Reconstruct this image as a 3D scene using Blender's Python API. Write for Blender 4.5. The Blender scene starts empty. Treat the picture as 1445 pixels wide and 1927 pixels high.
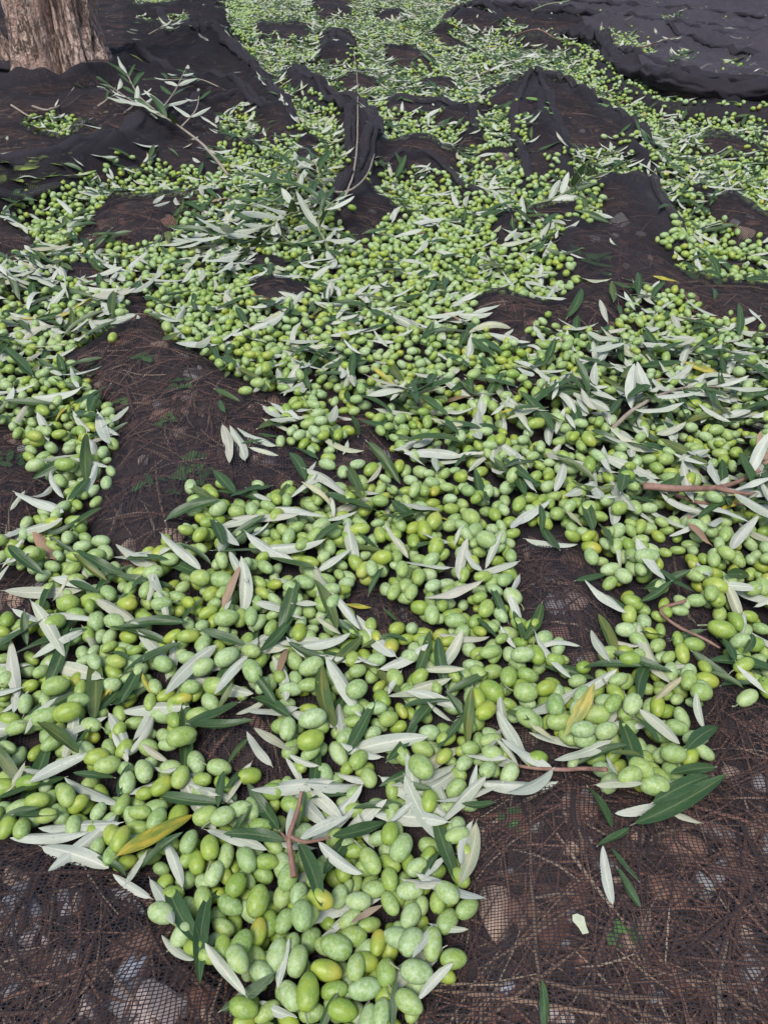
import bpy, math, random
import numpy as np
from mathutils import Vector, Matrix, noise as mnoise

rng = np.random.default_rng(7)
random.seed(7)
S = bpy.context.scene
COL = S.collection

# ------------------------------------------------------------------ camera
CAM_H, PITCH, FPX = 0.50, math.radians(40.0), 1388.0
cd = bpy.data.cameras.new('camera')
cam = bpy.data.objects.new('camera', cd); COL.objects.link(cam)
cam.location = (0, 0, CAM_H)
cam.rotation_euler = (math.radians(90) - PITCH, 0, 0)
cd.sensor_fit = 'VERTICAL'; cd.sensor_height = 24.0; cd.lens = 24.0 * FPX / 1927.0
cd.clip_start = 0.01; cd.clip_end = 400
cd.dof.use_dof = False
S.camera = cam

# ------------------------------------------------------------------ light
SUN_EL, SUN_AZ = math.radians(62), math.radians(205)      # azimuth from +y towards +x
w = bpy.data.worlds.new('World'); S.world = w; w.use_nodes = True
nt = w.node_tree
bg = nt.nodes['Background']
sky = nt.nodes.new('ShaderNodeTexSky'); sky.sky_type = 'NISHITA'; sky.sun_disc = False
sky.sun_elevation = SUN_EL; sky.sun_rotation = SUN_AZ
sky.air_density = 1.0; sky.dust_density = 3.0; sky.ozone_density = 1.0
nt.links.new(sky.outputs[0], bg.inputs[0]); bg.inputs[1].default_value = 0.12
sl = bpy.data.lights.new('sun', 'SUN'); sl.energy = 1.75; sl.angle = math.radians(20); sl.color = (1.0, 0.975, 0.945)
sun = bpy.data.objects.new('sun', sl); COL.objects.link(sun)
sd = Vector((math.sin(SUN_AZ) * math.cos(SUN_EL), math.cos(SUN_AZ) * math.cos(SUN_EL), math.sin(SUN_EL)))
sun.rotation_euler = sd.to_track_quat('Z', 'Y').to_euler(); sun.location = sd * 5
S.view_settings.view_transform = 'Standard'; S.view_settings.look = 'None'
S.view_settings.exposure = 0.55; S.view_settings.gamma = 1.0; S.view_settings.use_curve_mapping = False
S.render.engine = 'CYCLES'
S.cycles.max_bounces = 6; S.cycles.transparent_max_bounces = 12
S.cycles.diffuse_bounces = 2; S.cycles.glossy_bounces = 2; S.cycles.caustics_reflective = False

# ------------------------------------------------------------------ small maths
CP, SP = math.cos(PITCH), math.sin(PITCH)
def px(X, Y, z=0.0):
    """photo pixel -> ground point at height z"""
    u = (X - 722.5) / FPX; v = (Y - 963.5) / FPX
    t = (CAM_H - z) / (SP + v * CP)
    return np.array((t * u, t * (CP - v * SP), z))
def to_px(p):
    p = np.asarray(p, float); x = p[..., 0]; y = p[..., 1]; z = p[..., 2] - CAM_H
    d = y * CP - z * SP; up = y * SP + z * CP
    return 722.5 + FPX * x / d, 963.5 - FPX * up / d, d

def vnoise(x, y, seed=0):
    xi = np.floor(x).astype(np.int64); yi = np.floor(y).astype(np.int64)
    fx = x - xi; fy = y - yi
    fx = fx * fx * (3 - 2 * fx); fy = fy * fy * (3 - 2 * fy)
    def h(a, b):
        n = (a * 374761393 + b * 668265263 + seed * 1442695041) & 0xffffffff
        n = ((n ^ (n >> 13)) * 1274126177) & 0xffffffff
        return ((n ^ (n >> 16)) & 0xffff) / 65535.0
    return ((h(xi, yi) * (1 - fx) + h(xi + 1, yi) * fx) * (1 - fy) + (h(xi, yi + 1) * (1 - fx) + h(xi + 1, yi + 1) * fx) * fy) * 2 - 1

# field grid, 5 mm
X0, X1, Y0, Y1, GS = -3.0, 3.0, 0.02, 6.6, 0.005
NX, NY = int((X1 - X0) / GS), int((Y1 - Y0) / GS)
gx = X0 + (np.arange(NX) + .5) * GS; gy = Y0 + (np.arange(NY) + .5) * GS
GX, GY = np.meshgrid(gx, gy)           # [row=y, col=x]

def gpoly(pts, z=0.0):
    return np.array([px(a, b, z)[:2] for a, b in pts])
def raster(mask, pts, val=1.0, z=0.0):
    P = gpoly(pts, z)
    i0 = max(0, int((P[:, 0].min() - X0) / GS)); i1 = min(NX, int((P[:, 0].max() - X0) / GS) + 2)
    j0 = max(0, int((P[:, 1].min() - Y0) / GS)); j1 = min(NY, int((P[:, 1].max() - Y0) / GS) + 2)
    if i1 <= i0 or j1 <= j0: return
    x = GX[j0:j1, i0:i1] + 0.012 * vnoise(GX[j0:j1, i0:i1] * 28, GY[j0:j1, i0:i1] * 28, 5)
    y = GY[j0:j1, i0:i1] + 0.012 * vnoise(GX[j0:j1, i0:i1] * 28, GY[j0:j1, i0:i1] * 28, 9)
    ins = np.zeros(x.shape, bool)
    n = len(P)
    for k in range(n):
        ax, ay = P[k]; bx, by = P[(k + 1) % n]
        c = ((ay > y) != (by > y)) & (x < (bx - ax) * (y - ay) / ((by - ay) or 1e-12) + ax)
        ins ^= c
    mask[j0:j1, i0:i1][ins] = val
def blur(a, r):
    k = max(1, int(r / GS / 1.7))
    for _ in range(3):
        for ax in (0, 1):
            pad = [(0, 0), (0, 0)]; pad[ax] = (k + 1, k)
            c = np.cumsum(np.pad(a, pad, mode='edge'), axis=ax)
            n = a.shape[ax]
            if ax == 0: a = (c[2 * k + 1:2 * k + 1 + n] - c[:n]) / (2 * k + 1)
            else: a = (c[:, 2 * k + 1:2 * k + 1 + n] - c[:, :n]) / (2 * k + 1)
    return a

# ------------------------------------------------------------------ layout of bare net and olive drifts
BARE = [
 [(-400,1605),(80,1602),(175,1612),(215,1650),(280,1690),(310,1760),(370,1865),(415,1910),(475,1935),(520,2300),(-700,2300)],
 [(740,2300),(753,1935),(788,1910),(790,1885),(848,1825),(835,1790),(868,1745),(858,1680),(890,1640),(893,1550),(873,1520),(913,1485),(1048,1482),(1103,1478),(1203,1508),(1253,1510),(1298,1470),(1320,1440),(1330,1360),(1305,1330),(1308,1285),(1273,1230),(1262,1150),(1240,1110),(1205,1030),(1225,1040),(1262,1110),(1292,1215),(1333,1280),(1353,1305),(1398,1335),(1445,1365),(1800,1480),(2300,2300)],
 [(963,1010),(1003,1015),(1073,1030),(1083,1075),(1123,1110),(1160,1160),(1125,1175),(1148,1240),(1143,1275),(1048,1265),(1033,1240),(1003,1210),(958,1185),(948,1150),(948,1110),(943,1060)],
 [(650,1130),(690,1110),(733,1140),(823,1170),(800,1190),(765,1215),(700,1210),(660,1170)],
 [(-300,1085),(60,1090),(85,1110),(75,1160),(40,1190),(0,1200),(-300,1220)],
 [(100,700),(150,672),(200,662),(245,642),(225,580),(235,558),(265,570),(310,620),(320,665),(410,715),(435,745),(500,740),(512,765),(565,785),(650,780),(710,820),(728,850),(700,905),(645,940),(500,950),(415,955),(350,965),(345,1060),(300,1080),(225,1085),(215,1050),(165,1010),(195,970),(200,955),(222,895),(215,860),(200,780),(170,740)],
 [(-300,800),(0,820),(40,850),(85,895),(135,945),(150,985),(100,990),(60,1000),(20,1045),(-200,1060)],
 [(330,1400),(385,1370),(440,1320),(480,1330),(490,1370),(545,1440),(540,1475),(480,1490),(430,1490),(390,1480),(345,1440)],
 [(905,1350),(960,1345),(1010,1380),(1060,1400),(1070,1430),(1010,1455),(960,1440),(930,1400)],
 [(873,595),(923,567),(973,575),(1023,595),(1073,595),(1093,565),(1068,530),(1040,500),(1033,478),(1060,450),(1100,440),(1130,420),(1120,380),(1113,350),(1163,333),(1203,350),(1225,390),(1290,445),(1240,470),(1223,480),(1283,520),(1445,545),(1600,560),(1600,650),(1445,645),(1398,645),(1393,625),(1348,605),(1303,585),(1223,550),(1208,545),(1173,575),(1163,610),(1150,635),(1103,680),(1093,630),(1043,625),(1003,630),(988,650),(1003,675),(973,688),(948,680),(923,655),(903,635)],
 [(828,735),(893,728),(953,718),(1040,730),(1075,745),(1043,752),(973,750),(873,750)],
 [(898,180),(960,165),(1003,150),(1048,160),(1123,195),(1193,245),(1228,275),(1158,280),(1103,290),(1063,300),(1043,325),(1003,345),(983,310),(993,280),(983,250),(943,220),(923,200)],
 [(723,200),(773,200),(873,215),(898,235),(893,255),(823,250),(798,230),(730,222)],
 [(700,310),(733,280),(788,265),(833,280),(863,303),(968,288),(968,308),(900,315),(850,318),(868,345),(935,372),(900,368),(850,345),(780,338),(720,335),(690,325)],
 [(930,430),(965,410),(1063,397),(1090,412),(1060,440),(1020,425),(975,432),(960,480),(935,470)],
 [(225,110),(250,20),(420,20),(430,50),(440,100),(480,145),(515,190),(555,240),(560,262),(500,275),(490,285),(410,290),(420,330),(400,345),(380,335),(290,325),(200,350),(130,385),(60,400),(20,430),(0,440),(-300,450),(-300,100),(100,120)],
 [(-200,430),(30,440),(90,475),(50,490),(0,495),(-200,500)],
 [(170,430),(215,388),(400,375),(420,350),(440,352),(435,385),(350,400),(340,425),(320,470),(250,475),(200,470),(170,490),(140,470)],
 [(530,130),(575,133),(590,170),(640,190),(680,215),(712,265),(672,350),(650,400),(600,395),(640,350),(655,300),(640,230),(600,200),(560,200),(540,170)],
 [(565,270),(605,265),(592,330),(565,322)],
 [(600,80),(640,60),(670,85),(665,125),(630,132),(600,130)],
 [(620,150),(680,145),(720,170),(700,185),(640,175)],
 [(580,5),(665,5),(665,45),(600,50)], [(475,55),(585,62),(590,85),(500,90)], [(340,0),(430,0),(430,20),(340,18)],
 [(833,45),(888,25),(943,40),(958,65),(903,75),(853,65)], [(803,75),(833,70),(888,95),(923,120),(873,105)],
 [(723,85),(778,95),(823,135),(773,130),(723,135)],
 [(890,-20),(1700,-20),(1700,240),(1445,240),(1388,238),(1240,195),(1160,155),(1123,118),(1073,85),(1000,70),(950,50),(905,25)],
 [(1293,270),(1348,265),(1445,295),(1500,305),(1445,312),(1388,305),(1323,290)],
 [(1273,355),(1323,360),(1388,390),(1445,425),(1500,440),(1500,480),(1445,475),(1388,460),(1348,430),(1328,400)],
 [(1398,245),(1445,262),(1500,270),(1500,290),(1445,283)],
 [(1333,490),(1423,490),(1423,505),(1338,502)],
 [(465,485),(535,505),(550,525),(475,525)], [(465,555),(515,540),(600,565),(590,590),(500,585)],
 [(130,510),(175,510),(210,535),(165,545),(140,540)],
 [(620,390),(700,375),(745,385),(745,410),(700,450),(700,490),(660,470),(640,440)],
 [(723,620),(778,630),(770,650),(723,645)], [(723,880),(750,885),(752,925),(723,920)],
 [(560,620),(600,615),(610,640),(570,645)], [(780,160),(850,150),(860,170),(800,178)],
 [(980,75),(1060,85),(1040,105),(985,95)], [(1330,560),(1420,560),(1425,575),(1340,575)],
 [(700,30),(760,25),(770,45),(710,50)],[(480,150),(520,150),(530,175),(500,180)],[(860,265),(900,262),(905,280),(870,285)],
]
FULL = [
 [(52,240),(90,228),(145,222),(140,285),(90,262),(60,262)],
 [(418,228),(445,214),(490,228),(488,268),(440,280),(415,268)],
 [(520,800),(560,785),(640,795),(655,840),(645,885),(600,890),(530,850)],
 [(1120,75),(1180,80),(1215,100),(1230,120),(1200,122),(1150,100)], [(1265,115),(1285,110),(1292,125),(1275,138),(1262,130)],
 [(1245,45),(1275,45),(1272,57),(1245,55)], [(1372,165),(1440,165),(1440,177),(1380,177)], [(1365,96),(1400,96),(1410,110),(1370,108)],
 [(1345,130),(1380,128),(1395,145),(1360,150)],[(1250,130),(1290,150),(1260,146)],
 [(1280,26),(1320,24),(1320,32),(1285,34)], [(950,8),(1000,6),(1000,14),(950,16)],
 [(260,50),(350,38),(350,62),(290,66)], [(305,60),(340,85),(320,80)],
 [(990,445),(1040,438),(1050,480),(1000,486)],
]
LEAFY = [
 ([(700,750),(1090,735),(1150,650),(1445,660),(1445,1010),(1200,1010),(1000,960),(760,900),(700,820)], 2.2, .75),
 ([(-50,480),(230,500),(225,640),(100,690),(-50,700)], 1.8, .75),
 ([(330,390),(580,380),(620,470),(560,560),(330,520)], 1.7, .7),
 ([(560,560),(740,600),(700,760),(540,740)], 1.7, .85),
 ([(640,0),(900,0),(1100,130),(900,180),(700,140)], 1.9, .8),
 ([(480,0),(900,10),(900,200),(480,200)], 1.5, .8),
 ([(1000,260),(1290,260),(1445,420),(1250,400),(1030,370)], 1.5, .8),
 ([(330,1440),(920,1430),(900,1560),(560,1620),(250,1500)], 2.3, .8),
]
BARE.append([(1222,1030),(1258,1036),(1288,1100),(1300,1150),(1338,1225),(1372,1285),(1400,1335),(1350,1345),(1308,1290),(1278,1240),(1255,1165),(1232,1100)])
BARE.append([(190,-30),(270,-30),(240,60),(235,120),(-300,150),(-300,-30),(180,-30)])
bare = np.zeros((NY, NX))
for P in BARE: raster(bare, P, 1.0)
for P in FULL: raster(bare, P, 0.0)
leafy = np.ones((NY, NX)); dens = np.ones((NY, NX))
for P, l, d in LEAFY: raster(leafy, P, l); raster(dens, P, d)
# far beyond the picture's top, drifts thin out
far = GY > 6.0
bare[far] = 1

# ridges and folds of the net: (pixels, height, width)
RIDGE = [
 ([(880,18),(1003,35),(1073,45),(1153,50),(1273,65),(1360,80),(1445,92),(1700,110)], .05, .035),
 ([(950,46),(1073,68),(1115,90),(1150,130),(1180,148),(1260,178),(1350,190),(1445,200),(1700,215)], .065, .035),
 ([(1130,60),(1250,110),(1330,150),(1445,160),(1650,170)], .03, .03),
 ([(1180,120),(1260,150),(1350,172),(1445,180),(1650,195)], .045, .022), ([(1100,85),(1170,120),(1230,170),(1300,185)], .03, .02),
 ([(980,5),(1100,20),(1250,30),(1445,45)], .03, .03), ([(1230,70),(1330,100),(1445,125)], .02, .02),
 ([(240,20),(300,60),(380,80),(430,110)], .03, .03), ([(230,120),(330,150),(420,160),(500,215)], .04, .022), ([(300,240),(350,200),(440,190),(530,225)], .035, .022),
 ([(0,165),(100,170),(220,150),(330,170)], .03, .022), ([(0,250),(90,262),(180,240),(260,205)], .025, .022), ([(20,300),(130,285),(210,262)], .025, .018),
 ([(560,130),(610,190),(655,235),(668,300)], .04, .016), ([(1040,200),(1100,230),(1150,262)], .03, .016), ([(1150,350),(1180,400),(1200,450)], .03, .016),
 ([(1260,540),(1340,575),(1445,600)], .014, .014), ([(880,620),(950,600),(1040,612)], .01, .01),
 ([(1003,152),(1048,162),(1123,197),(1193,245),(1225,272)], .055, .035),
 ([(1003,152),(1018,200),(1050,250),(1065,298)], .06, .03),
 ([(1000,152),(960,168),(900,184)], .05, .04),
 ([(1003,160),(975,220),(1000,300),(1005,340)], .035, .05),
 ([(1113,352),(1163,336),(1203,352),(1225,390),(1290,440)], .05, .04),
 ([(1113,352),(1070,420),(1060,480),(1085,560)], .035, .035),
 ([(1223,482),(1283,522),(1360,535),(1445,545),(1600,560)], .018, .016),
 ([(1120,470),(1180,500),(1250,560),(1445,600)], .012, .03),
 ([(1273,355),(1323,362),(1388,392),(1445,425)], .03, .025),
 ([(540,130),(590,172),(640,195),(680,215),(705,262),(690,320),(660,370),(640,395)], .055, .03),
 ([(225,110),(300,112),(380,100),(425,60)], .06, .09),
 ([(440,100),(480,145),(520,190),(555,240)], .04, .05),
 ([(-300,345),(0,330),(80,325),(160,310),(230,285),(290,240),(380,205)], .055, .055),
 ([(-300,400),(0,395),(70,385),(150,352)], .03, .04),
 ([(0,190),(90,200),(180,185),(260,190)], .035, .06),
 ([(-200,155),(20,152),(120,147),(235,116)], .075, .045),
 ([(190,383),(280,378),(350,378),(400,366),(420,345)], .014, .013),
 ([(100,705),(150,677),(200,667),(245,645),(290,655),(330,685),(410,714),(435,745)], .02, .013),
 ([(225,580),(245,642)], .02, .03), ([(245,645),(225,720),(222,860),(205,950)], .008, .010),
 ([(930,430),(970,410),(1063,395)], .022, .02),
 ([(870,597),(923,566),(973,574),(1030,596),(1075,597),(1095,570)], .016, .011),
 ([(903,640),(940,688),(1000,690),(1090,690)], .012, .012),
 ([(1203,1025),(1243,1110),(1273,1200),(1300,1242),(1340,1303),(1400,1348),(1445,1372),(1700,1430)], .016, .013),
 ([(1330,1330),(1370,1400),(1420,1440),(1600,1480)], .012, .02), ([(1340,1420),(1390,1540),(1400,1700)], .006, .012),
 ([(-200,1605),(80,1606),(175,1640),(240,1690),(300,1752),(350,1850)], .009, .008),
 ([(600,95),(635,80),(665,100)], .055, .06),
 ([(833,48),(888,28),(943,42)], .055, .05), ([(803,77),(888,97),(923,120)], .035, .035), ([(723,90),(778,100),(820,130)], .035, .035),
 ([(733,284),(788,268),(833,284),(873,303),(963,292)], .03, .035), ([(700,312),(780,306),(843,325),(873,350),(935,372)], .03, .028),
 ([(723,203),(773,205),(873,221),(895,245)], .03, .04), ([(1293,272),(1348,267),(1445,298)], .022, .025),
 ([(620,152),(680,148),(715,170)], .03, .03), ([(620,392),(700,378),(745,388)], .03, .03), ([(340,5),(430,10)], .05, .06),
 ([(475,70),(585,75)], .035, .04), ([(585,20),(665,30)], .04, .05), ([(170,432),(260,425),(340,400),(430,378)], .018, .03),
 ([(450,560),(515,545),(600,568)], .012, .02), ([(565,275),(600,270),(585,325)], .03, .02),
 ([(960,1015),(1073,1035),(1120,1110),(1150,1165)], .008, .008),
]
ridge = np.zeros((NY, NX))
for pts, h, wd in RIDGE:
    P = np.array([px(a, b, h * .9)[:2] for a, b in pts])
    m = 2.6 * wd
    for k in range(len(P) - 1):
        a, b = P[k], P[k + 1]
        i0 = max(0, int((min(a[0], b[0]) - m - X0) / GS)); i1 = min(NX, int((max(a[0], b[0]) + m - X0) / GS))
        j0 = max(0, int((min(a[1], b[1]) - m - Y0) / GS)); j1 = min(NY, int((max(a[1], b[1]) + m - Y0) / GS))
        if i1 <= i0 or j1 <= j0: continue
        x = GX[j0:j1, i0:i1]; y = GY[j0:j1, i0:i1]
        x = x + .25 * wd * vnoise(x / wd * .5, y / wd * .5, 21); y = y + .25 * wd * vnoise(x / wd * .5, y / wd * .5, 22)
        ab = b - a; L2 = (ab ** 2).sum() + 1e-9
        t = np.clip(((x - a[0]) * ab[0] + (y - a[1]) * ab[1]) / L2, 0, 1)
        d = np.hypot(x - a[0] - t * ab[0], y - a[1] - t * ab[1])
        f = h * np.exp(-(d / (wd * .85)) ** 1.45) * (.85 + .15 * vnoise(x * 9, y * 9, 31))
        r = ridge[j0:j1, i0:i1]; np.maximum(r, f, out=r)
ridge = blur(ridge, 0.006)

bareb = blur(bare, 0.035)
bareS = blur(bare, 0.012)
basez = .014 * vnoise(GX * 1.7, GY * 1.7, 1) + .007 * vnoise(GX * 5, GY * 5, 2)
hump = np.where(GY < 1.6, .028, .022) * bareb ** 1.3
wr1 = 1 - np.abs(vnoise(GX * 5 + 2 * vnoise(GX * 3, GY * 3, 12), GY * 17 + GX * 5, 11))
wr2 = 1 - np.abs(vnoise(GX * 11 + GY * 8, GY * 34 + 3 * vnoise(GX * 4, GY * 4, 14), 13))
wr3 = 1 - np.abs(vnoise(GX * 12 + GY * 9 + 2.5 * vnoise(GX * 5, GY * 5, 16), GY * 9 - GX * 6, 15))
wrf = np.clip((GY - .5) / 1.2, .22, 1)
wr4 = vnoise(GX * 30, GY * 30 + 4 * vnoise(GX * 6, GY * 6, 18), 17) * vnoise(GX * 13, GY * 13, 19)
wrinkle = (.007 * wr4 + .014 * wr1 ** 5 + .006 * wr2 ** 4 + .022 * wr3 ** 9 + .010 * (1 - np.abs(vnoise(GX * 19 - GY * 14, GY * 16 + GX * 10 + 2 * vnoise(GX * 4, GY * 4, 23), 24))) ** 7 * np.clip(GY - .9, 0, 1)) * (.2 + .8 * bareS) * wrf
H = basez + hump + ridge + wrinkle
soil = basez + hump * .9 - .010 + .35 * blur(ridge, .05)
soil = np.minimum(soil, H - .004)
def samp(F, x, y):
    i = np.clip((np.asarray(x) - X0) / GS - .5, 0, NX - 1.001); j = np.clip((np.asarray(y) - Y0) / GS - .5, 0, NY - 1.001)
    i0 = i.astype(int); j0 = j.astype(int); fi = i - i0; fj = j - j0
    return (F[j0, i0] * (1 - fi) + F[j0, i0 + 1] * fi) * (1 - fj) + (F[j0 + 1, i0] * (1 - fi) + F[j0 + 1, i0 + 1] * fi) * fj
def hit(X, Y, F, extra=0.0):
    z = 0.0
    for _ in range(6):
        p = px(X, Y, z); z = float(samp(F, p[0], p[1])) + extra
    return px(X, Y, z)

# ------------------------------------------------------------------ stones under the net (pushes the net up)
STONES = [  # px centre, width px, height px, colour, label
 (285,1905,150,110,'pink','large pinkish stone under the net at the bottom left'),
 (250,1830,66,70,'blue','blue grey angular stone under the net above the large pinkish stone'),
 (165,1900,52,44,'pink','small rounded pinkish stone left of the large pinkish stone'),
 (55,1770,36,30,'pink','small pale stone under the net near the lower left edge'),
 (90,1778,26,24,'pink','tiny pale stone just right of a small pale stone, lower left'),
 (20,1805,34,30,'pink','pale stone under the net at the lower left photo edge'),
 (25,1650,44,40,'tan','tan stone under the net just below the left olive drift'),
 (935,1722,72,118,'tan','upright tan stone under the net right of the bottom olive heap'),
 (1323,1668,40,52,'pale','small whitish stone under the net in the lower right corner area'),
 (950,1862,56,34,'blue','flat bluish stone below the upright tan stone'),
 (1040,1915,86,50,'pink','half hidden pinkish stone at the bottom edge, right of the heap'),
 (1048,1196,62,32,'red','reddish brown stone under the net in the narrow bare gap right of centre'),
 (325,1012,50,42,'tan','squarish brown stone under the net at the top of the left drift'),
 (243,1032,38,36,'tan','small brown stone left of the squarish brown stone'),
 (946,300,44,20,'pink','pinkish rock poking up between far olive drifts left of the net tent'),
 (748,208,48,24,'pink','rounded pinkish rock bulging under the far net near top centre'),
 (1300,562,30,34,'red','reddish brick coloured stone under the net on the right side'),
 (1168,418,42,56,'pale','rough pale grey stone under the net hump right of centre'),
 (955,668,26,18,'pink','small pink stone at the lower rim of the middle bare patch'),
 (190,905,30,22,'tan','brown stone under the net beside the narrow left drift'),
 (700,560,22,14,'tan','small brown stone among leaves at the middle of the photo'),
 (150,1700,34,60,'tan','narrow pointed tan stone chip at the lower left, upper one of two'), (142,1805,30,110,'pale','long narrow pale chip standing left of the blue grey stone'),
 (395,1915,60,30,'tan','tan stone partly under the left side of the heap at the bottom edge'), (20,1700,30,26,'blue','small bluish stone at the left edge under the net'),
 (1075,1600,40,20,'tan','small flat tan stone right of centre in the lower bare net'), (1230,1880,44,30,'blue','small bluish stone near the bottom right of the bare net'),
 (1400,1760,40,30,'tan','small tan stone by the right photo edge in the lower bare net'), (1010,1560,30,18,'pale','pale pebble just below the thin pale twig'),
 (480,870,24,20,'tan','brown pebble right of the clover in the left bare patch'), (270,870,24,18,'pink','pinkish pebble in the left bare patch near the clover'),
 (30,1130,40,26,'tan','brown stone under the net at the left edge, middle height'), (1000,610,34,16,'red','reddish stone in the middle bare patch'),
 (1400,440,40,22,'tan','tan stone under the far right net below the dark rim'), (830,240,40,14,'pink','pinkish rock in the far net just right of the rounded rock'),
 (320,420,40,20,'red','reddish stone under the net above the silvery branch'), (560,20,40,16,'pale','pale rock far away near the top edge'),
]
stone_rec = []
for (sx, sy, sw, sh, c, lab) in STONES:
    p = hit(sx, sy, soil)
    _, _, d = to_px(p); r = sw / 2 / FPX * d
    view_el = math.atan2(CAM_H, np.hypot(p[0], p[1]))
    ry = min(max(sh / 2 / FPX * d / max(.35, math.sin(view_el)), r * .6), r * 1.6)
    hz = min(.016, max(r * .6, .009))
    stone_rec.append((p, r, ry, hz, c, lab))
    q = np.sqrt(((GX - p[0]) / r) ** 2 + ((GY - p[1]) / ry) ** 2)
    m = q < 2.2
    top = p[2] + hz + .0025
    add = np.where(q < .95, top, top - (q - .95) * .012)
    H[m] = np.maximum(H[m], add[m])
H = np.maximum(blur(H, .0035), soil + .003)

# ------------------------------------------------------------------ node helpers
def mat(name):
    m = bpy.data.materials.new(name); m.use_nodes = True
    t = m.node_tree; b = t.nodes['Principled BSDF']
    return m, t, b
class NT:
    def __init__(s, t): s.t = t
    def n(s, typ, **kw):
        nd = s.t.nodes.new(typ)
        for k, v in kw.items(): setattr(nd, k, v)
        return nd
    def l(s, a, b): s.t.links.new(a, b)
    def val(s, sock, v):
        if isinstance(v, (int, float, tuple)): sock.default_value = v
        else: s.l(v, sock)
    def math(s, op, a, b=0.0, c=0.0, clamp=False):
        nd = s.n('ShaderNodeMath', operation=op, use_clamp=clamp)
        s.val(nd.inputs[0], a); s.val(nd.inputs[1], b)
        if op in ('MULTIPLY_ADD', 'SMOOTH_MIN', 'COMPARE', 'WRAP'): s.val(nd.inputs[2], c)
        return nd.outputs[0]
    def mix(s, f, a, b, mode='MIX'):
        nd = s.n('ShaderNodeMix', data_type='RGBA', blend_type=mode)
        s.val(nd.inputs[0], f)
        s.val(nd.inputs[6], a if not isinstance(a, tuple) else (*a, 1) if len(a) == 3 else a)
        s.val(nd.inputs[7], b if not isinstance(b, tuple) else (*b, 1) if len(b) == 3 else b)
        return nd.outputs[2]
    def noise(s, vec, scale, detail=3, rough=.55):
        nd = s.n('ShaderNodeTexNoise'); nd.inputs['Scale'].default_value = scale
        nd.inputs['Detail'].default_value = detail; nd.inputs['Roughness'].default_value = rough
        if vec is not None: s.l(vec, nd.inputs['Vector'])
        return nd.outputs['Fac']
    def ramp(s, f, lo, hi):
        nd = s.n('ShaderNodeMapRange', interpolation_type='SMOOTHSTEP'); s.val(nd.inputs[0], f)
        nd.inputs[1].default_value = lo; nd.inputs[2].default_value = hi
        return nd.outputs[0]
    def bump(s, h, strength, dist, b):
        nd = s.n('ShaderNodeBump'); nd.inputs['Strength'].default_value = strength
        nd.inputs['Distance'].default_value = dist; s.l(h, nd.inputs['Height']); s.l(nd.outputs[0], b.inputs['Normal'])

def tint_source(q, stuff):
    if stuff:
        a = q.n('ShaderNodeAttribute', attribute_name='tint'); col, alpha = a.outputs['Color'], a.outputs['Alpha']
    else:
        a = q.n('ShaderNodeObjectInfo'); col, alpha = a.outputs['Color'], a.outputs['Alpha']
    sp = q.n('ShaderNodeSeparateColor'); q.l(col, sp.inputs[0])
    return sp.outputs[0], sp.outputs[1], sp.outputs[2], alpha
def local_vec(q, seed):
    a = q.n('ShaderNodeAttribute', attribute_name='lc')
    cx = q.n('ShaderNodeCombineXYZ'); s = q.math('MULTIPLY', seed, 37.0)
    q.l(s, cx.inputs[0]); q.l(s, cx.inputs[1]); q.l(s, cx.inputs[2])
    ad = q.n('ShaderNodeVectorMath', operation='ADD'); q.l(a.outputs['Vector'], ad.inputs[0]); q.l(cx.outputs[0], ad.inputs[1])
    sp = q.n('ShaderNodeSeparateXYZ'); q.l(a.outputs['Vector'], sp.inputs[0])
    return ad.outputs[0], sp

def olive_material(name, stuff):
    m, t, b = mat(name); q = NT(t)
    yel, bloom, seed, blush = tint_source(q, stuff)
    vec, loc = local_vec(q, seed)
    n1 = q.noise(vec, 1.7, 3); n2 = q.noise(vec, 5.0, 4, .65); n3 = q.noise(vec, 22.0, 2)
    green = q.mix(yel, (.140, .262, .032), (.33, .41, .055))
    green = q.mix(q.ramp(n1, .35, .7), green, q.mix(.5, green, (.12, .235, .045)))
    # blush (yellow to rusty) on one end
    bl = q.math('MULTIPLY', blush, q.ramp(q.math('ADD', loc.outputs[0], q.math('MULTIPLY', n1, .8)), .0, 1.1), clamp=True)
    green = q.mix(bl, green, (.50, .36, .055))
    # waxy bloom
    bm = q.math('MULTIPLY_ADD', bloom, 1.15, q.math('MULTIPLY_ADD', n2, 2.0, -1.15), clamp=True)
    bm = q.math('MULTIPLY', bm, q.math('MULTIPLY_ADD', q.ramp(q.noise(vec, 2.6, 5, .7), .35, .6), .55, .45), clamp=True)
    colr = q.mix(q.math('MULTIPLY', bm, .85), green, (.46, .57, .37))
    # lenticels
    vo = q.n('ShaderNodeTexVoronoi'); vo.inputs['Scale'].default_value = 9.0; q.l(vec, vo.inputs['Vector'])
    dot = q.math('SUBTRACT', 1.0, q.ramp(vo.outputs['Distance'], .08, .20))
    colr = q.mix(q.math('MULTIPLY', dot, .45), colr, (.55, .62, .38))
    # bruises
    br = q.ramp(q.noise(vec, 3.1, 2), .70, .76)
    colr = q.mix(q.math('MULTIPLY', br, .45), colr, (.13, .13, .045))
    # stalk end scar
    tip = q.ramp(loc.outputs[0], -.955, -.985)
    colr = q.mix(q.math('MULTIPLY', tip, .85), colr, (.13, .08, .03))
    q.l(colr, b.inputs['Base Color'])
    q.l(q.math('MULTIPLY_ADD', bm, .30, .30), b.inputs['Roughness'])
    b.inputs['Subsurface Weight'].default_value = 0.0
    b.inputs['Specular IOR Level'].default_value = .42
    q.bump(q.math('MULTIPLY_ADD', n3, .4, n2), .25, .0012, b)
    return m

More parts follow.
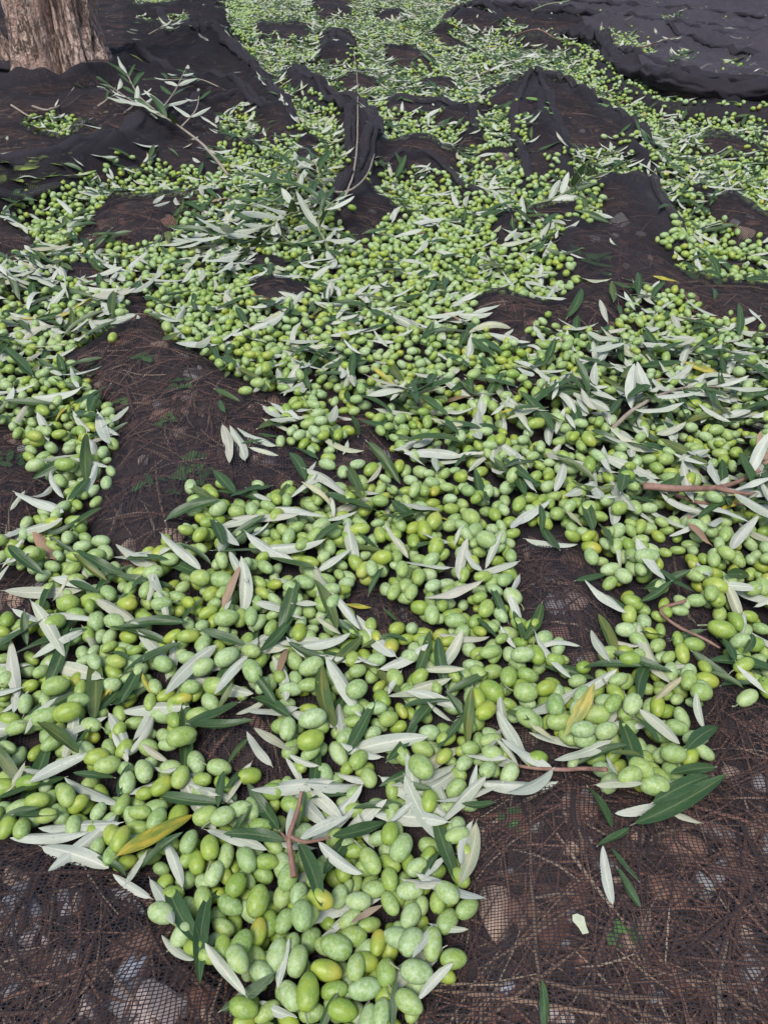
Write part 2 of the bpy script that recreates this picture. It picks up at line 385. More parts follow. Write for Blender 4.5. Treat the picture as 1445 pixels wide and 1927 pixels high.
def leaf_material(name, stuff, own=None):
    m, t, b = mat(name); q = NT(t)
    yel, brown, seed, pale = tint_source(q, stuff)
    vec, loc = local_vec(q, seed)
    n1 = q.noise(vec, 1.5, 3); n2 = q.noise(vec, 7.0, 4, .7)
    top = q.mix(n1, (.020, .058, .022), (.050, .105, .030))
    top = q.mix(q.ramp(n2, .52, .8), top, (.085, .14, .065))
    und = q.mix(n1, (.37, .41, .33), (.62, .65, .57))
    und = q.mix(q.math('MULTIPLY', pale, .45), und, (.24, .29, .17))
    und = q.mix(q.ramp(n2, .60, .85), und, (.25, .27, .20))
    x = q.math('ABSOLUTE', loc.outputs[0])
    rib = q.math('SUBTRACT', 1.0, q.ramp(x, .03, .15))
    # side veins
    vein = q.math('SINE', q.math('MULTIPLY_ADD', loc.outputs[1], 34.0, q.math('MULTIPLY', x, -9.0)))
    vein = q.math('MULTIPLY', q.ramp(vein, .6, 1.0), .18)
    top = q.mix(q.math('MULTIPLY', rib, .55), top, (.17, .22, .09))
    und = q.mix(q.math('MULTIPLY', rib, .55), und, (.74, .74, .60))
    und = q.mix(vein, und, (.42, .45, .35)); top = q.mix(vein, top, (.09, .14, .06))
    ge = q.n('ShaderNodeNewGeometry')
    c = q.mix(ge.outputs['Backfacing'], top, und)
    yp = q.mix(q.ramp(q.math('ADD', n1, q.math('MULTIPLY', x, -.12)), .3, .6), (.20, .26, .035), (.55, .42, .05))
    c = q.mix(yel, c, yp)
    bp = q.mix(n2, (.20, .10, .045), (.45, .30, .20))
    c = q.mix(brown, c, bp)
    c = q.mix(q.math('MULTIPLY', q.ramp(q.noise(vec, 2.2, 4, .7), .55, .75), .35), c, (.22, .20, .12))
    sp = q.ramp(q.noise(vec, 9.0, 3), .64, .70)
    c = q.mix(q.math('MULTIPLY', sp, .6), c, (.07, .05, .03))
    q.l(c, b.inputs['Base Color'])
    q.l(q.math('MULTIPLY_ADD', ge.outputs['Backfacing'], .25, .40), b.inputs['Roughness'])
    b.inputs['Specular IOR Level'].default_value = .45
    q.bump(q.math('ADD', q.math('MULTIPLY', rib, .8), q.math('ADD', vein, q.math('MULTIPLY', n2, .5))), .35, .0008, b)
    # a little light comes through the blade
    tr = q.n('ShaderNodeBsdfTranslucent'); q.l(q.mix(.5, c, (.12, .2, .03)), tr.inputs['Color'])
    mx = q.n('ShaderNodeMixShader'); mx.inputs[0].default_value = .12
    out = t.nodes['Material Output']
    q.l(b.outputs[0], mx.inputs[1]); q.l(tr.outputs[0], mx.inputs[2]); q.l(mx.outputs[0], out.inputs['Surface'])
    return m

def simple(name, c0, c1, scale=30, rough=.85, bump=.4, dist=.002, scale2=None, stretch=None):
    m, t, b = mat(name); q = NT(t)
    tc = q.n('ShaderNodeTexCoord'); v = tc.outputs['Object']
    if stretch:
        mp = q.n('ShaderNodeMapping'); mp.inputs['Scale'].default_value = stretch; q.l(v, mp.inputs[0]); v = mp.outputs[0]
    oi = q.n('ShaderNodeObjectInfo')
    f = q.noise(v, scale, 6, .65); g = q.noise(v, (scale2 or scale * 6), 3)
    c = q.mix(q.ramp(f, .3, .7), c0, c1); c = q.mix(q.math('MULTIPLY', g, .5), c, tuple(k * .45 for k in c0))
    q.l(c, b.inputs['Base Color']); b.inputs['Roughness'].default_value = rough
    q.bump(q.math('ADD', f, g), bump, dist, b)
    return m

M_OL, M_OLS = olive_material('olive_skin', False), olive_material('olive_skin_mass', True)
M_LF, M_LFS = leaf_material('olive_leaf_blade', False), leaf_material('olive_leaf_blade_mass', True)

# net: knitted mesh of threads about 3.3 x 2.4 mm, holes open
def net_material(name, thread=.128, k=1.0):
    m, t, b = mat(name); q = NT(t)
    uv = q.n('ShaderNodeAttribute', attribute_name='lc')
    geo = q.n('ShaderNodeTexCoord')
    nz = q.n('ShaderNodeTexNoise'); nz.inputs['Scale'].default_value = 14; nz.inputs['Detail'].default_value = 3; q.l(geo.outputs['Object'], nz.inputs['Vector'])
    sub = q.n('ShaderNodeVectorMath', operation='SUBTRACT'); q.l(nz.outputs['Color'], sub.inputs[0]); sub.inputs[1].default_value = (.5, .5, .5)
    sc = q.n('ShaderNodeVectorMath', operation='SCALE'); q.l(sub.outputs[0], sc.inputs[0]); sc.inputs['Scale'].default_value = .018
    ad = q.n('ShaderNodeVectorMath', operation='ADD'); q.l(uv.outputs['Vector'], ad.inputs[0]); q.l(sc.outputs[0], ad.inputs[1])
    sp = q.n('ShaderNodeSeparateXYZ'); q.l(ad.outputs[0], sp.inputs[0])
    u = q.math('ABSOLUTE', q.math('SUBTRACT', q.math('FRACT', q.math('MULTIPLY', sp.outputs[0], 1 / .0028)), .5))
    v = q.math('ABSOLUTE', q.math('SUBTRACT', q.math('FRACT', q.math('MULTIPLY', sp.outputs[1], 1 / .0020)), .5))
    irr = q.math('MULTIPLY_ADD', q.noise(geo.outputs['Object'], 160, 2), .16, -.08)
    thr = q.math('ADD', q.math('ADD', irr, thread), sp.outputs[2])
    tu = q.math('LESS_THAN', u, q.math('MULTIPLY', thr, .82)); tv = q.math('LESS_THAN', v, thr)
    cov = q.math('MAXIMUM', tu, tv)
    n = q.noise(geo.outputs['Object'], 5, 4)
    q.l(q.mix(n, (.018 * k, .0165 * k, .020 * k), (.037 * k, .033 * k, .040 * k)), b.inputs['Base Color'])
    b.inputs['Roughness'].default_value = .85
    b.inputs['Sheen Weight'].default_value = .04; b.inputs['Sheen Roughness'].default_value = .4; b.inputs['Specular IOR Level'].default_value = .12
    tr = q.n('ShaderNodeBsdfTransparent'); mx = q.n('ShaderNodeMixShader')
    q.l(cov, mx.inputs[0]); q.l(tr.outputs[0], mx.inputs[1]); q.l(b.outputs[0], mx.inputs[2])
    q.l(mx.outputs[0], t.nodes['Material Output'].inputs['Surface'])
    h = q.math('MAXIMUM', q.math('SUBTRACT', .5, u), q.math('SUBTRACT', .5, v))
    q.bump(h, .3, .0006, b)
    return m
M_NET = net_material('black_net_threads'); M_NET2 = net_material('doubled_net_threads', .20, 2.8); M_FOLD = net_material('bunched_net_threads', .31, 1.3)

def soil_material():
    m, t, b = mat('dark_soil'); q = NT(t)
    g = q.n('ShaderNodeTexCoord'); v = g.outputs['Object']
    a = q.noise(v, 6, 6, .7); c2 = q.noise(v, 45, 5, .7); e = q.noise(v, 220, 3)
    c = q.mix(q.ramp(a, .3, .7), (.038, .026, .023), (.080, .051, .042))
    c = q.mix(q.ramp(c2, .45, .75), c, (.16, .10, .075)); c = q.mix(q.ramp(e, .55, .8), c, (.03, .022, .018))
    c = q.mix(q.math('MULTIPLY', q.ramp(q.noise(v, 120, 2), .66, .72), .7), c, (.24, .20, .17))
    q.l(c, b.inputs['Base Color']); b.inputs['Roughness'].default_value = .95
    q.bump(q.math('ADD', c2, q.math('MULTIPLY', e, .6)), .9, .008, b)
    return m
M_SOIL = soil_material()
def attr_material(name, rough=.8):
    m, t, b = mat(name); q = NT(t)
    a = q.n('ShaderNodeAttribute', attribute_name='tint')
    g = q.n('ShaderNodeTexCoord'); n = q.noise(g.outputs['Object'], 300, 2)
    q.l(q.mix(q.math('MULTIPLY', n, .6), a.outputs['Color'], q.mix(.6, a.outputs['Color'], (.03, .02, .015))), b.inputs['Base Color'])
    b.inputs['Roughness'].default_value = rough
    return m
M_NEEDLE = attr_material('dry_needles'); M_WEED = attr_material('weed_leaf', .6)
ST = {'pink': simple('pinkish_stone', (.64, .49, .43), (.82, .68, .62), 60), 'blue': simple('blue_grey_stone', (.56, .59, .66), (.72, .75, .82), 60),
      'tan': simple('tan_stone', (.62, .42, .30), (.80, .60, .47), 60), 'red': simple('reddish_stone', (.45, .22, .15), (.55, .32, .24), 60),
      'pale': simple('pale_stone', (.42, .39, .36), (.60, .57, .54), 50)}
def bark_material():
    m, t, b = mat('olive_bark'); q = NT(t)
    tc = q.n('ShaderNodeTexCoord')
    mp = q.n('ShaderNodeMapping'); mp.inputs['Scale'].default_value = (1, 1, .38); q.l(tc.outputs['Object'], mp.inputs[0]); v = mp.outputs[0]
    a = q.noise(v, 12, 6, .65); c2 = q.noise(v, 38, 6, .7); e = q.noise(tc.outputs['Object'], 90, 4, .7)
    ridgy = q.math('ABSOLUTE', q.math('SUBTRACT', c2, .5)); crack = q.math('MAXIMUM', q.ramp(ridgy, .0, .05), q.ramp(a, .52, .42))
    c = q.mix(q.ramp(a, .35, .65), (.46, .30, .235), (.78, .58, .48))
    c = q.mix(q.ramp(e, .5, .75), c, (.78, .66, .57))
    c = q.mix(crack, q.mix(.75, c, (.09, .05, .035)), c)
    c = q.mix(q.math('MULTIPLY', q.ramp(q.noise(tc.outputs['Object'], 7, 3), .55, .7), .5), c, (.42, .36, .28))
    q.l(c, b.inputs['Base Color']); b.inputs['Roughness'].default_value = .9
    q.bump(q.math('ADD', q.math('MULTIPLY', crack, .8), q.math('ADD', a, e)), 1.0, .02, b)
    return m
M_BARK = bark_material()
M_TWIG = simple('grey_twig', (.26, .21, .16), (.42, .37, .30), 80, .8, .3, .0008)
M_TWIGR = simple('reddish_twig', (.20, .10, .07), (.36, .22, .17), 80, .75, .3, .0008)
M_TWIGG = simple('green_twig', (.20, .25, .12), (.36, .38, .24), 80, .7, .3, .0006)

# ------------------------------------------------------------------ mesh helpers
def mesh_np(name, V, F, smooth=True, attrs=None, material=None):
    """V (n,3); F list of arrays (m,k) with one k each"""
    me = bpy.data.meshes.new(name)
    Fs = F if isinstance(F, list) else [F]
    nv = len(V); nl = sum(f.size for f in Fs); nf = sum(len(f) for f in Fs)
    me.vertices.add(nv); me.loops.add(nl); me.polygons.add(nf)
    me.vertices.foreach_set('co', np.ascontiguousarray(V, np.float32).ravel())
    me.loops.foreach_set('vertex_index', np.concatenate([f.ravel() for f in Fs]).astype(np.int32))
    tot = np.concatenate([np.full(len(f), f.shape[1]) for f in Fs]).astype(np.int32)
    st = np.concatenate([[0], np.cumsum(tot)[:-1]]).astype(np.int32)
    me.polygons.foreach_set('loop_start', st); me.polygons.foreach_set('loop_total', tot)
    if smooth: me.polygons.foreach_set('use_smooth', np.ones(nf, bool))
    for an, (typ, data) in (attrs or {}).items():
        a = me.attributes.new(an, typ, 'POINT')
        a.data.foreach_set('color' if typ == 'FLOAT_COLOR' else 'vector', np.ascontiguousarray(data, np.float32).ravel())
    me.update(calc_edges=True)
    if material: me.materials.append(material)
    return me
def link(name, me, parent=None, **props):
    o = bpy.data.objects.new(name, me); COL.objects.link(o)
    if parent: o.parent = parent
    for k, v in props.items(): o[k] = v
    return o
def empty(name, loc, label, category, group=None):
    o = bpy.data.objects.new(name, None); COL.objects.link(o); o.location = loc; o.empty_display_size = .02
    o['label'] = label; o['category'] = category
    if group: o['group'] = group
    return o

# ------------------------------------------------------------------ ground
def warp_grid(nx, ny, y0, y1, ya=.35):
    """rows spaced wider with distance, columns fanning out"""
    s = np.linspace(0, 1, ny); yy = (y0 + ya) * ((y1 + ya) / (y0 + ya)) ** s - ya
    hw = np.clip(.42 + .50 * yy, .3, 2.98)
    u = np.linspace(-1, 1, nx)
    X = hw[:, None] * u[None, :]; Y = np.repeat(yy[:, None], nx, 1)
    idx = np.arange(nx * ny).reshape(ny, nx)
    F = np.stack([idx[:-1, :-1], idx[:-1, 1:], idx[1:, 1:], idx[1:, :-1]], -1).reshape(-1, 4)
    return X.ravel(), Y.ravel(), F
# outer ground
bx = np.array([[-90, -60, -.10], [90, -60, -.10], [90, 120, -.10], [-90, 120, -.10]])
og = link('ground', mesh_np('ground', bx, np.array([[0, 1, 2, 3]]), False, None, M_SOIL), kind='structure')
X, Y, F = warp_grid(230, 260, .03, 6.5)
Z = samp(soil, X, Y) + .0015 * vnoise(X * 120, Y * 120, 41)
link('soil', mesh_np('soil', np.stack([X, Y, Z], 1), F, True, None, M_SOIL), kind='structure')

# net sheets
X, Y, F = warp_grid(370, 450, .03, 6.4)
Z = samp(H, X, Y)
V = np.stack([X, Y, Z], 1)
wx = X + .035 * vnoise(X * 2.2, Y * 2.2, 51) + .5 * Z; wy = Y + .05 * vnoise(X * 1.7, Y * 1.7, 52) + .4 * Z
rot = .10 + .18 * vnoise(X * .7, Y * .7, 53)
BN = .040 * np.clip((Y - .55) / 1.2, 0, 1) + .17 * np.clip((samp(ridge, X, Y) - .016) / .028, 0, 1) + .05 * np.clip(vnoise(X * 3, Y * 5, 71) * 1.6, 0, 1)
LC = np.stack([wx + .12 * wy, wy - .10 * wx, BN], 1)
net = link('harvest_net', mesh_np('harvest_net', V, F, True, {'lc': ('FLOAT_VECTOR', LC)}, M_NET),
           label='large black harvest net spread over the ground under all the olives', category='net')
# second net folded over at the far right, lying on the first
def smooth_poly(P, n=8):
    out = []
    for i in range(len(P)):
        p0, p1, p2, p3 = P[i - 1], P[i], P[(i + 1) % len(P)], P[(i + 2) % len(P)]
        for k in range(n):
            t = k / n
            out.append(.5 * (2 * p1 + (p2 - p0) * t + (2 * p0 - 5 * p1 + 4 * p2 - p3) * t * t + (3 * p1 - p0 - 3 * p2 + p3) * t ** 3))
    return np.array(out)
def sub_net(name, pts, lift, label, material, nx=300, ny=160):
    P = smooth_poly(gpoly(pts))
    x0, y0 = P.min(0); x1, y1 = P.max(0); y1 = min(y1, 6.35); x1 = min(x1, 2.95); x0 = max(x0, -2.95)
    u = np.linspace(x0, x1, nx); v = np.linspace(y0, y1, ny); xx, yy = np.meshgrid(u, v)
    idx = np.arange(nx * ny).reshape(ny, nx)
    F = np.stack([idx[:-1, :-1], idx[:-1, 1:], idx[1:, 1:], idx[1:, :-1]], -1).reshape(-1, 4)
    cx, cy = xx.ravel()[F].mean(1), yy.ravel()[F].mean(1)
    ins = np.zeros(len(cx), bool)
    for k in range(len(P)):
        a, b = P[k], P[(k + 1) % len(P)]
        ins ^= ((a[1] > cy) != (b[1] > cy)) & (cx < (b[0] - a[0]) * (cy - a[1]) / ((b[1] - a[1]) or 1e-12) + a[0])
    F = F[ins]; used = np.unique(F); mp = -np.ones(nx * ny, int); mp[used] = np.arange(len(used)); F = mp[F]
    xx = xx.ravel()[used]; yy = yy.ravel()[used]
    dm = np.full(len(xx), 9.0); qx = xx.copy(); qy = yy.copy()
    for k in range(len(P)):
        a, b = P[k], P[(k + 1) % len(P)]; ab = b - a
        t = np.clip(((xx - a[0]) * ab[0] + (yy - a[1]) * ab[1]) / ((ab ** 2).sum() + 1e-12), 0, 1)
        cx_, cy_ = a[0] + t * ab[0], a[1] + t * ab[1]; dd = np.hypot(xx - cx_, yy - cy_); m = dd < dm
        dm[m] = dd[m]; qx[m] = cx_[m]; qy[m] = cy_[m]
    e, cnt = np.unique(np.sort(np.stack([F, np.roll(F, -1, 1)], -1).reshape(-1, 2), 1), axis=0, return_counts=True)
    bd = np.unique(e[cnt == 1]); bd = bd[dm[bd] < .05]
    xx = xx.copy(); yy = yy.copy(); xx[bd] = qx[bd]; yy[bd] = qy[bd]; dm[bd] = 0
    lift = .0015 + (lift - .0015) * np.clip(dm / .05, 0, 1)
    z = samp(H, xx, yy) + lift + np.clip(dm / .05, 0, 1) * .006 * np.abs(vnoise(xx * 14 + yy * 4, yy * 22, 61))
    lc = np.stack([xx * .93 + yy * .37 + .5 * z, yy * .93 - xx * .37 + .5 * z, 0 * xx], 1)
    return link(name, mesh_np(name, np.stack([xx, yy, z], 1), F, True, {'lc': ('FLOAT_VECTOR', lc)}, material), label=label, category='net')
net2 = sub_net('harvest_net', [(890,12),(1003,34),(1073,60),(1123,92),(1165,140),(1250,180),(1350,195),(1445,205),(1800,225),(1800,-30),(900,-30)], .006,
        'second black net lying folded over the first at the upper right', M_NET2)
net3 = sub_net('harvest_net', [(-250,150),(110,140),(232,108),(240,40),(330,15),(420,30),(440,100),(500,190),(440,196),(380,203),(330,225),(250,185),(120,185),(-250,205)], .005,
        'folded black net bunched around the tree foot at the upper left', M_NET)
net4 = sub_net('harvest_net', [(-250,335),(0,330),(80,320),(230,282),(300,240),(380,205),(410,225),(300,290),(200,345),(130,385),(60,402),(0,438),(-250,450)], .005,
        'black net fold running down left over the yellow green weeds', M_NET)

# bunched rope-like folds standing up from the sheets (parts of their net)
def fold(parent, pts, rad, lift=.3, seed=0, flat=.75):
    P = [px(a, b, 0.02) for a, b in pts]; C = []
    for i in range(len(P) - 1):
        p0, p1, p2, p3 = P[max(i - 1, 0)], P[i], P[i + 1], P[min(i + 2, len(P) - 1)]
        n = max(3, int(np.hypot(*(p2 - p1)[:2]) / .013))
        for k in range(n):
            t = k / n; C.append(.5 * (2 * p1 + (p2 - p0) * t + (2 * p0 - 5 * p1 + 4 * p2 - p3) * t * t + (3 * p1 - p0 - 3 * p2 + p3) * t ** 3))
    C.append(P[-1]); C = np.array(C); n = len(C); seg = 28
    s_ = np.concatenate([[0], np.cumsum(np.hypot(np.diff(C[:, 0]), np.diff(C[:, 1])))])
    z = samp(H, C[:, 0], C[:, 1])
    T = np.gradient(C[:, :2], axis=0); T /= np.linalg.norm(T, axis=1)[:, None] + 1e-9; N = np.stack([-T[:, 1], T[:, 0]], 1)
    env = np.clip(np.minimum(s_, s_[-1] - s_) / (rad * 4), 0, 1) ** .6
    C[:, :2] += N * (.5 * rad * vnoise(s_ * 5, s_ * 0 + seed, 3))[:, None]
    V, LCc = [], []
    for i in range(n):
        for k in range(seg):
            a = 2 * math.pi * k / seg
            r_ = rad * (.2 + .8 * env[i]) * (1 + .30 * float(vnoise(np.array(s_[i] * 7), np.array(a * 1.3 + seed), 4)) + .16 * math.sin(3 * a + 9 * s_[i] + seed) + .10 * float(vnoise(np.array(s_[i] * 30), np.array(a * 4.), 6)) - .34 * max(0., 1 - 3 * abs(float(vnoise(np.array(s_[i] * 6 + a), np.array(a * 2.2 + 3 * s_[i]), 8)))) - .22 * max(0., 1 - 3 * abs(float(vnoise(np.array(s_[i] * 26), np.array(a * 1.1), 9)))))
            o = r_ * math.cos(a); h_ = r_ * math.sin(a) * flat
            V.append((C[i, 0] + N[i, 0] * o, C[i, 1] + N[i, 1] * o, z[i] + rad * lift * env[i] - .3 * rad * (1 - env[i]) + h_)); LCc.append((s_[i], a * rad, 0))
    idx = np.arange(n * seg).reshape(n, seg); nx_ = np.roll(idx, -1, 1)
    F = np.stack([idx[:-1], idx[1:], nx_[1:], nx_[:-1]], -1).reshape(-1, 4)
    return link('fold', mesh_np('fold', np.array(V), F, True, {'lc': ('FLOAT_VECTOR', np.array(LCc))}, M_FOLD), parent)
for k_, (par, pts, rad, lift) in enumerate([
  (net2, [(905,22),(960,30),(1003,36),(1073,46),(1153,54),(1273,70),(1360,84),(1460,96),(1700,112)], .030, .5),
  (net2, [(1060,66),(1115,92),(1150,132),(1185,152),(1260,182),(1350,194),(1460,204),(1700,222)], .036, .6),
  (net2, [(1150,100),(1210,128),(1275,152),(1360,170),(1460,182),(1700,196)], .026, .4),
  (net2, [(985,10),(1100,22),(1250,32),(1460,48)], .022, .4), (net2, [(1240,72),(1330,102),(1460,128)], .016, .4), (net2, [(1300,50),(1380,66),(1470,74)], .014, .3),
  (net, [(300,30),(360,70),(430,108),(470,140)], .022, .5), (net, [(250,125),(330,152),(420,166),(505,222)], .018, .5), (net, [(330,228),(400,196),(470,192)], .014, .4),
  (net, [(600,92),(635,76),(668,98)], .022, .4), (net, [(565,135),(612,192),(655,238),(664,296)], .014, .4), (net, [(1003,158),(965,225),(985,300),(1000,342)], .012, .4),
  (net, [(545,140),(592,172),(640,196),(682,218),(703,262),(688,320),(660,368),(636,398)], .020, .5),
  (net, [(-200,352),(0,336),(80,328),(160,312),(230,286),(290,244),(380,208)], .026, .4),
  (net, [(-200,408),(0,402),(70,388),(140,356)], .018, .4),
  (net, [(-200,150),(20,150),(120,142),(200,126),(245,108),(300,112)], .024, .7),
  (net, [(1003,152),(1048,163),(1123,198),(1193,246),(1232,276)], .014, .5),
  (net, [(1000,155),(1020,200),(1050,250),(1066,300)], .013, .5),
  (net, [(440,100),(480,148),(520,192),(560,243)], .016, .4),
  (net, [(833,50),(888,32),(960,48)], .022, .5), (net, [(723,205),(773,207),(873,223),(898,247)], .012, .4),
  (net, [(720,312),(780,307),(843,326),(873,352),(935,375)], .012, .4), (net, [(1113,354),(1163,338),(1203,354),(1225,392),(1292,444)], .010, .4),
]): fold(par, pts, rad, lift, k_ * 3)

# ------------------------------------------------------------------ templates
def olive_template(seg, rings, v):
    r = random.Random(100 + v)
    fat = r.uniform(.58, .71); egg = r.uniform(-.10, .12); nub = r.choice([0, .03, .05]); bend = r.uniform(-.05, .05)
    if v == 7: fat = .80
    V = [(-1.0, 0, 0)]
    for i in range(1, rings):
        a = math.pi * i / rings; x = -math.cos(a); s = math.sin(a) ** .93
        rr = fat * s * (1 + egg * x)
        if x > .85: x += nub * (x - .85) / .15
        dim = -.03 * math.exp(-((x + 1) / .08) ** 2)
        for k in range(seg):
            t = 2 * math.pi * k / seg
            lump = 1 + .025 * math.sin(2 * t + v) * s
            V.append((x - dim, rr * math.cos(t) * lump, rr * math.sin(t) * lump + bend * (1 - x * x)))
    V.append((1.0 + nub, 0, 0)); V = np.array(V)
    tri = []; quad = []
    for k in range(seg):
        tri.append((0, 1 + (k + 1) % seg, 1 + k))
        b = 1 + (rings - 2) * seg; tri.append((len(V) - 1, b + k, b + (k + 1) % seg))
    for i in range(rings - 2):
        for k in range(seg):
            a = 1 + i * seg; quad.append((a + k, a + (k + 1) % seg, a + seg + (k + 1) % seg, a + seg + k))
    return V, np.array(tri), np.array(quad), fat
NOV, NLV = 8, 14
OT = {lod: [olive_template(*{0: (22, 16), 1: (12, 8), 2: (7, 5), 3: (6, 4)}[lod], v) for v in range(NOV)] for lod in range(4)}
FAT = [OT[0][v][3] for v in range(NOV)]

def leaf_template(nl, nw, v):
    r = random.Random(200 + v)
    curl = r.uniform(-.10, .16); bend = r.uniform(-.14, .14); fold = r.uniform(.1, .7); wav = r.uniform(.1, .45); ph = r.uniform(0, 6)
    sharp = r.uniform(.75, 1.0); mid = r.uniform(-.12, .15); twist = r.uniform(-.8, .8)
    if v >= 11: curl = r.choice([.3, -.28, .36]); fold = .7; twist = r.uniform(-1, 1)      # curled dry ones
    V = []; LCs = []
    for i in range(nl + 1):
        t = i / nl; y = -1 + 2 * t
        # lanceolate width
        s = t ** (.72 - .2 * mid) * (1 - t) ** (.80 + .2 * mid); s = (s / .349) ** sharp if s > 0 else 0
        hw = .205 * s
        if i == 0: hw = .012
        if i == nl: hw = .006
        for k in range(nw + 1):
            u = -1 + 2 * k / nw
            zz = fold * hw * abs(u) ** 1.3 + wav * hw * .5 * math.sin(5 * y + ph + (2 if u > 0 else 0)) * abs(u)
            xx = u * hw
            a = twist * y * .6
            x2 = xx * math.cos(a) - zz * math.sin(a); z2 = xx * math.sin(a) + zz * math.cos(a)
            V.append((x2 + bend * (1 - y * y), y, z2 + curl * (y * y - .4)))
            LCs.append((u, y, 0))
    V = np.array(V)
    idx = np.arange((nl + 1) * (nw + 1)).reshape(nl + 1, nw + 1)
    F = np.stack([idx[:-1, :-1], idx[:-1, 1:], idx[1:, 1:], idx[1:, :-1]], -1).reshape(-1, 4)
    # petiole
    st = len(V); P = []
    for (y, rr) in ((-1.10, .010), (-.98, .014)):
        for k in range(3):
            t = 2 * math.pi * k / 3; P.append((rr * math.cos(t), y, rr * math.sin(t) + curl * (y * y - .4)))
    V = np.vstack([V, P]); LCs += [(0, -1, 0)] * 6
    Q = np.array([(st + k, st + (k + 1) % 3, st + 3 + (k + 1) % 3, st + 3 + k) for k in range(3)])
    return V, np.vstack([F, Q]), np.array(LCs)
LT = {lod: [leaf_template(*{0: (16, 4), 1: (9, 4), 2: (5, 2)}[lod], v) for v in range(NLV)] for lod in range(3)}

# ------------------------------------------------------------------ dropping olives and leaves on the net
DS = .0025
DNX, DNY = int((X1 - X0) / DS), int((Y1 - Y0) / DS)
dx = X0 + (np.arange(DNX) + .5) * DS; dy = Y0 + (np.arange(DNY) + .5) * DS
HM = np.empty((DNY, DNX), np.float32)
for j0 in range(0, DNY, 400):
    a, b = np.meshgrid(dx, dy[j0:j0 + 400]); HM[j0:j0 + 400] = samp(H, a, b)
H0 = HM.copy()

def frustum(x, y, m=60):
    u, v, d = to_px(np.stack([x, y, np.zeros_like(x)], -1))
    return (u > -m - 40) & (u < 1445 + m + 40) & (v > -m) & (v < 1927 + 200) & (d > 0)

ok = (1 - bareS) > .55
ok &= ridge < .016
ok &= ~((vnoise(GX * 22, GY * 22, 81) + .5 * vnoise(GX * 50, GY * 50, 82) > .80) & (GY > .55))
ok &= frustum(GX, GY, 90)
inside = (1 - blur(bare, .02))          # 1 deep inside the drift
OJ, OI = np.nonzero(ok)
area = len(OJ) * GS * GS
print('drift area m2', area)

olives = []    # (x,y,z, R(3x3), a, b, variant, tint)
leaves = []    # (x,y,z, R, half length, variant, tint, fwidth)
def olive_tint(kind=None):
    r = random.random()
    if kind is None:
        kind = 'f' if r < .46 else 'g' if r < .84 else 'y' if r < .993 else 'o'
    if kind == 'f': t = (random.uniform(.1, .7), random.uniform(.45, .85), random.random(), 0.0)
    elif kind == 'g': t = (random.uniform(.3, .8), random.uniform(.12, .5), random.random(), 0.0)
    elif kind == 'y': t = (random.uniform(.7, 1.0), random.uniform(0, .25), random.random(), random.uniform(0, .25))
    else: t = (1.0, .1, random.random(), random.uniform(.35, .6))
    return kind, t
def rot_euler(yaw, pitch, roll=0):
    cy, sy = math.cos(yaw), math.sin(yaw); cp, sp = math.cos(pitch), math.sin(pitch); cr, sr = math.cos(roll), math.sin(roll)
    Rz = np.array([[cy, -sy, 0], [sy, cy, 0], [0, 0, 1]]); Ry = np.array([[cp, 0, -sp], [0, 1, 0], [sp, 0, cp]]); Rx = np.array([[1, 0, 0], [0, cr, -sr], [0, sr, cr]])
    return Rz @ Ry @ Rx
WN = 5
WO = (np.arange(-WN, WN + 1) * DS)
WX, WY = np.meshgrid(WO, WO)
def shell(R, a, b):
    """upper/lower surface offsets of an ellipsoid over the window; nan outside"""
    D = np.diag([1 / a ** 2, 1 / b ** 2, 1 / b ** 2]); A = R @ D @ R.T
    B = A[0, 2] * WX + A[1, 2] * WY; C = A[0, 0] * WX ** 2 + 2 * A[0, 1] * WX * WY + A[1, 1] * WY ** 2 - 1
    disc = B * B - A[2, 2] * C
    m = disc > 0
    s = np.sqrt(np.where(m, disc, 0))
    return m, (-B - s) / A[2, 2], (-B + s) / A[2, 2]
def rest(i, j, m, lo):
    return float(np.max((HM[j - WN:j + WN + 1, i - WN:i + WN + 1] - lo)[m]))
def drop_olive(x, y, yaw=None, pitch=None, kind=None, a=None, tries=4, tmax=None, roll_r=.009, var=None, sink=.0012):
    v = random.randrange(NOV - 1) if var is None else var
    if random.random() < .08 and var is None: v = NOV - 1
    if a is None: a = random.gauss(.0089, .0010); a = min(max(a, .0066), .0112) * (.90 if y < .45 else .96 if y < .6 else max(.84, .96 - .25 * (y - .6)))
    b = a * FAT[v]
    if yaw is None: yaw = random.uniform(0, 2 * math.pi)
    if pitch is None: pitch = random.gauss(0, .28)
    R = rot_euler(yaw, pitch, random.uniform(0, 6.28))
    m, lo, hi = shell(R, a, b)
    best = None
    for k in range(tries):
        xx = x + (random.uniform(-roll_r, roll_r) if k else 0); yy = y + (random.uniform(-roll_r, roll_r) if k else 0)
        i = int((xx - X0) / DS); j = int((yy - Y0) / DS)
        if i < WN or j < WN or i >= DNX - WN - 1 or j >= DNY - WN - 1: continue
        z = rest(i, j, m, lo)
        if best is None or z < best[0]: best = (z, i, j)
    if best is None: return False
    z, i, j = best; z -= sink
    if tmax is not None and z - H0[j, i] > tmax: return False
    w_ = HM[j - WN:j + WN + 1, i - WN:i + WN + 1]
    w_[m] = np.maximum(w_[m], (z + hi)[m])
    kd, t = olive_tint(kind)
    olives.append((dx[i], dy[j], z, R, a, v, kd, t, yaw))
    return True
def leaf_tint(kind):
    s = random.random()
    if kind == 'p': return (random.random() ** 9 * .4, random.random() ** 14 * .3, s, random.random())
    if kind == 'g': return (random.random() ** 12 * .22, 0, s, random.random())
    if kind == 'y': return (random.uniform(.8, 1), 0, s, .5)
    return (0, random.uniform(.75, 1), s, .5)
